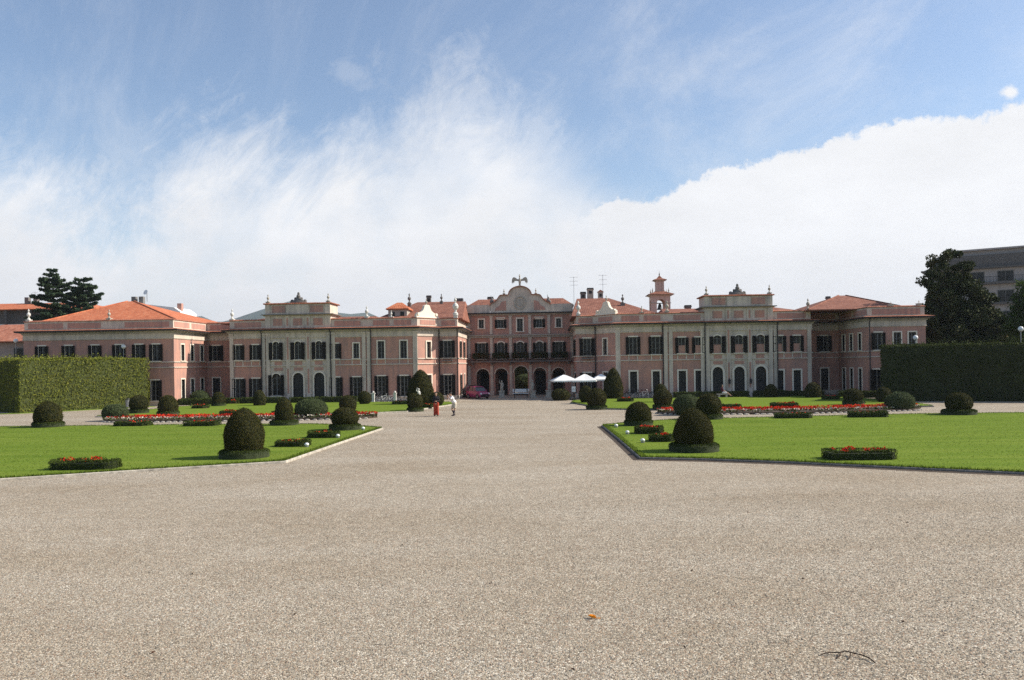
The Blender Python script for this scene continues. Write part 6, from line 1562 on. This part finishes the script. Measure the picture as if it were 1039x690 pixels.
c1 = car('magenta'); c1['label'] = 'bright magenta city car parked at an angle before the arcade'; c1['category'] = 'car'; c1['group'] = 'cars parked in the forecourt'; c1.location = (-4.55, 94.0, 0); c1.rotation_euler.z = R(38); c1.scale = (.88,.88,.88)
c2 = car('darkpaint', 3.9, 1.66, 1.45); c2['label'] = 'dark car parked half hidden behind the magenta city car'; c2['group'] = 'cars parked in the forecourt'; c2.location = (-5.55, 98.2, 0); c2.rotation_euler.z = R(6)

# ------------------------------------------------------------------ lamps, bin, litter
def lawn_lamp(x, y, label):
    t = thing('lawn_lamp', label, 'lamp', (x, y, ZL), 'white lawn lamps along the path', world=False)
    A = MB(); A.lathe([(.09,0),(.09,.05),(.06,.07)], n=14); A.build('base', M['metal'], t)
    A = MB(); A.lathe([(.05,.05),(.09,.075),(.108,.11),(.095,.15),(.06,.185),(.02,.195)], n=16); A.build('globe', M['lamp'], t, smooth=True)
for x, y, lab in ((-7.75,38.13,'white globe lawn lamp nearest the camera on the left lawn edge'),(-7.5,42.86,'white globe lawn lamp in the middle of the left lawn edge'),(-7.3,47.86,'white globe lawn lamp farthest along the left lawn edge'),
                  (7.35,47.72,'white globe lawn lamp farthest along the right lawn edge'),(7.55,43.04,'white globe lawn lamp in the middle of the right lawn edge'),(7.82,38.43,'white globe lawn lamp nearest the camera on the right lawn edge')): lawn_lamp(x, y, lab)
def lamp_post(x, y, h, label, arm=False):
    t = thing('lamp_post', label, 'lamp', (x, y, 0), 'globe lamp posts behind the hedges', world=False)
    A = MB(); A.tube((0,0,0),(0,0,.5),.09,.07); A.tube((0,0,.5),(0,0,h-.35),.05,.04); A.build('post', M['metal'], t)
    A = MB(); A.lathe([(.06,h-.36),(.09,h-.32),(.09,h-.3)], n=12); A.build('collar', M['metal'], t)
    A = MB(); A.sphere((0,0,h-.08),.24,16,10); A.build('globe', M['lamp'], t, smooth=True); return t
lamp_post(-54.6, 88.2, 7.3, 'slim lamp post above the left end of the left hedge'); lamp_post(-41.3, 85.75, 6.4, 'globe lamp post before the left pavilion windows'); lamp_post(39.0, 81.9, 5.9, 'globe lamp post before the right pavilion end window'); lamp_post(47.6, 79.5, 6.5, 'globe lamp post above the right hedge by the edge trees')
lb_ = thing('litter_bin', 'grey litter bin on a post at the foot of the sunlit left hedge', 'bin', (-36.2, 76.6, 0), world=False)
A = MB(); A.tube((0,.2,0),(0,.2,1.15),.035); A.build('post', M['metal'], lb_); A = MB(); A.lathe([(.17,.35),(.2,.95),(.21,.97),(.21,1.0)], n=16); A.build('basket', M['metal'], lb_); A = MB(); A.lathe([(.22,1.06),(.2,1.12),(.03,1.16)], n=16); A.tube((0,.2,1.1),(0,0,1.1),.02); A.build('lid', M['iron'], lb_)
# orange leaf and crooked twig on the near gravel
M['orange'] = mat('orange_leaf', (.85,.33,.02), .6, .15, 30.); M['twig'] = mat('twig_bark', (.05,.032,.022), .9, .3, 40.)
lf = thing('fallen_leaf', 'curled orange leaf lying alone on the near gravel', 'leaf', (4.15, 12.4, 0), world=False)
A = MB(); ol = [(0,-.06),(.03,-.04),(.035,0),(.022,.04),(0,.07),(-.022,.04),(-.035,0),(-.03,-.04)]
A.add([(0,0,.012)]+[(x, y, .014+abs(x)*1.1+max(0,y)*.4) for x, y in ol], [(0, 1+k, 1+(k+1) % 8) for k in range(8)]); A.add([(0,0,.010)]+[(x*.98, y*.98, .011+abs(x)*1.1+max(0,y)*.4) for x, y in ol], [(0, 1+(k+1) % 8, 1+k) for k in range(8)])
A.build('blade', M['orange'], lf); A = MB(); A.chain([(0,-.05,.014),(.02,-.09,.01),(.05,-.11,.006)], .004, 5); A.build('stalk', M['orange'], lf); lf.rotation_euler.z = R(70)
tw = thing('fallen_twig', 'crooked dark twig lying on the gravel at the lower right', 'twig', (7.35, 10.7, 0), world=False)
A = MB(); A.chain([(-.36,.12,.02),(-.27,.15,.03),(-.20,.18,.025),(-.1,.15,.035),(-.04,.16,.05),(.02,.13,.045),(.12,.06,.04),(.19,-.02,.03),(.21,-.12,.02),(.22,-.16,.012)], .008, 6); A.build('stem', M['twig'], tw)
A = MB(); A.chain([(-.1,.15,.035),(-.14,.05,.03),(-.2,0,.012)], .008, 5); A.build('side_shoot', M['twig'], tw)
A = MB(); A.chain([(.02,.13,.045),(-.02,.03,.02),(-.07,-.03,.012)], .007, 5); A.build('side_shoot', M['twig'], tw)
for i, (x, y) in enumerate(((5.3,11.1),(1.6,9.7),(7.9,14.6),(-.4,12.6),(3.8,10.3),(7.4,13.1),(6.1,15.2),(2.5,14.4),(8.6,12.2),(0.4,17.5),(9.9,16.8),(-3.1,15.1),(5.0,18.3),(11.8,19.6),(-1.8,10.9))):
    l_ = dup(lf, (x, y, .002), R(40+97*i), 'small dry brown leaf on the near gravel', (.3+.04*(i*7%6),.3+.04*(i*5%6),.5)); l_['group'] = 'dry leaves scattered on the near gravel'; l_['category'] = 'leaf'
    for ch in l_.children: ch.data = ch.data.copy(); ch.data.materials[0] = M['twig'] if i % 2 else M['brown']
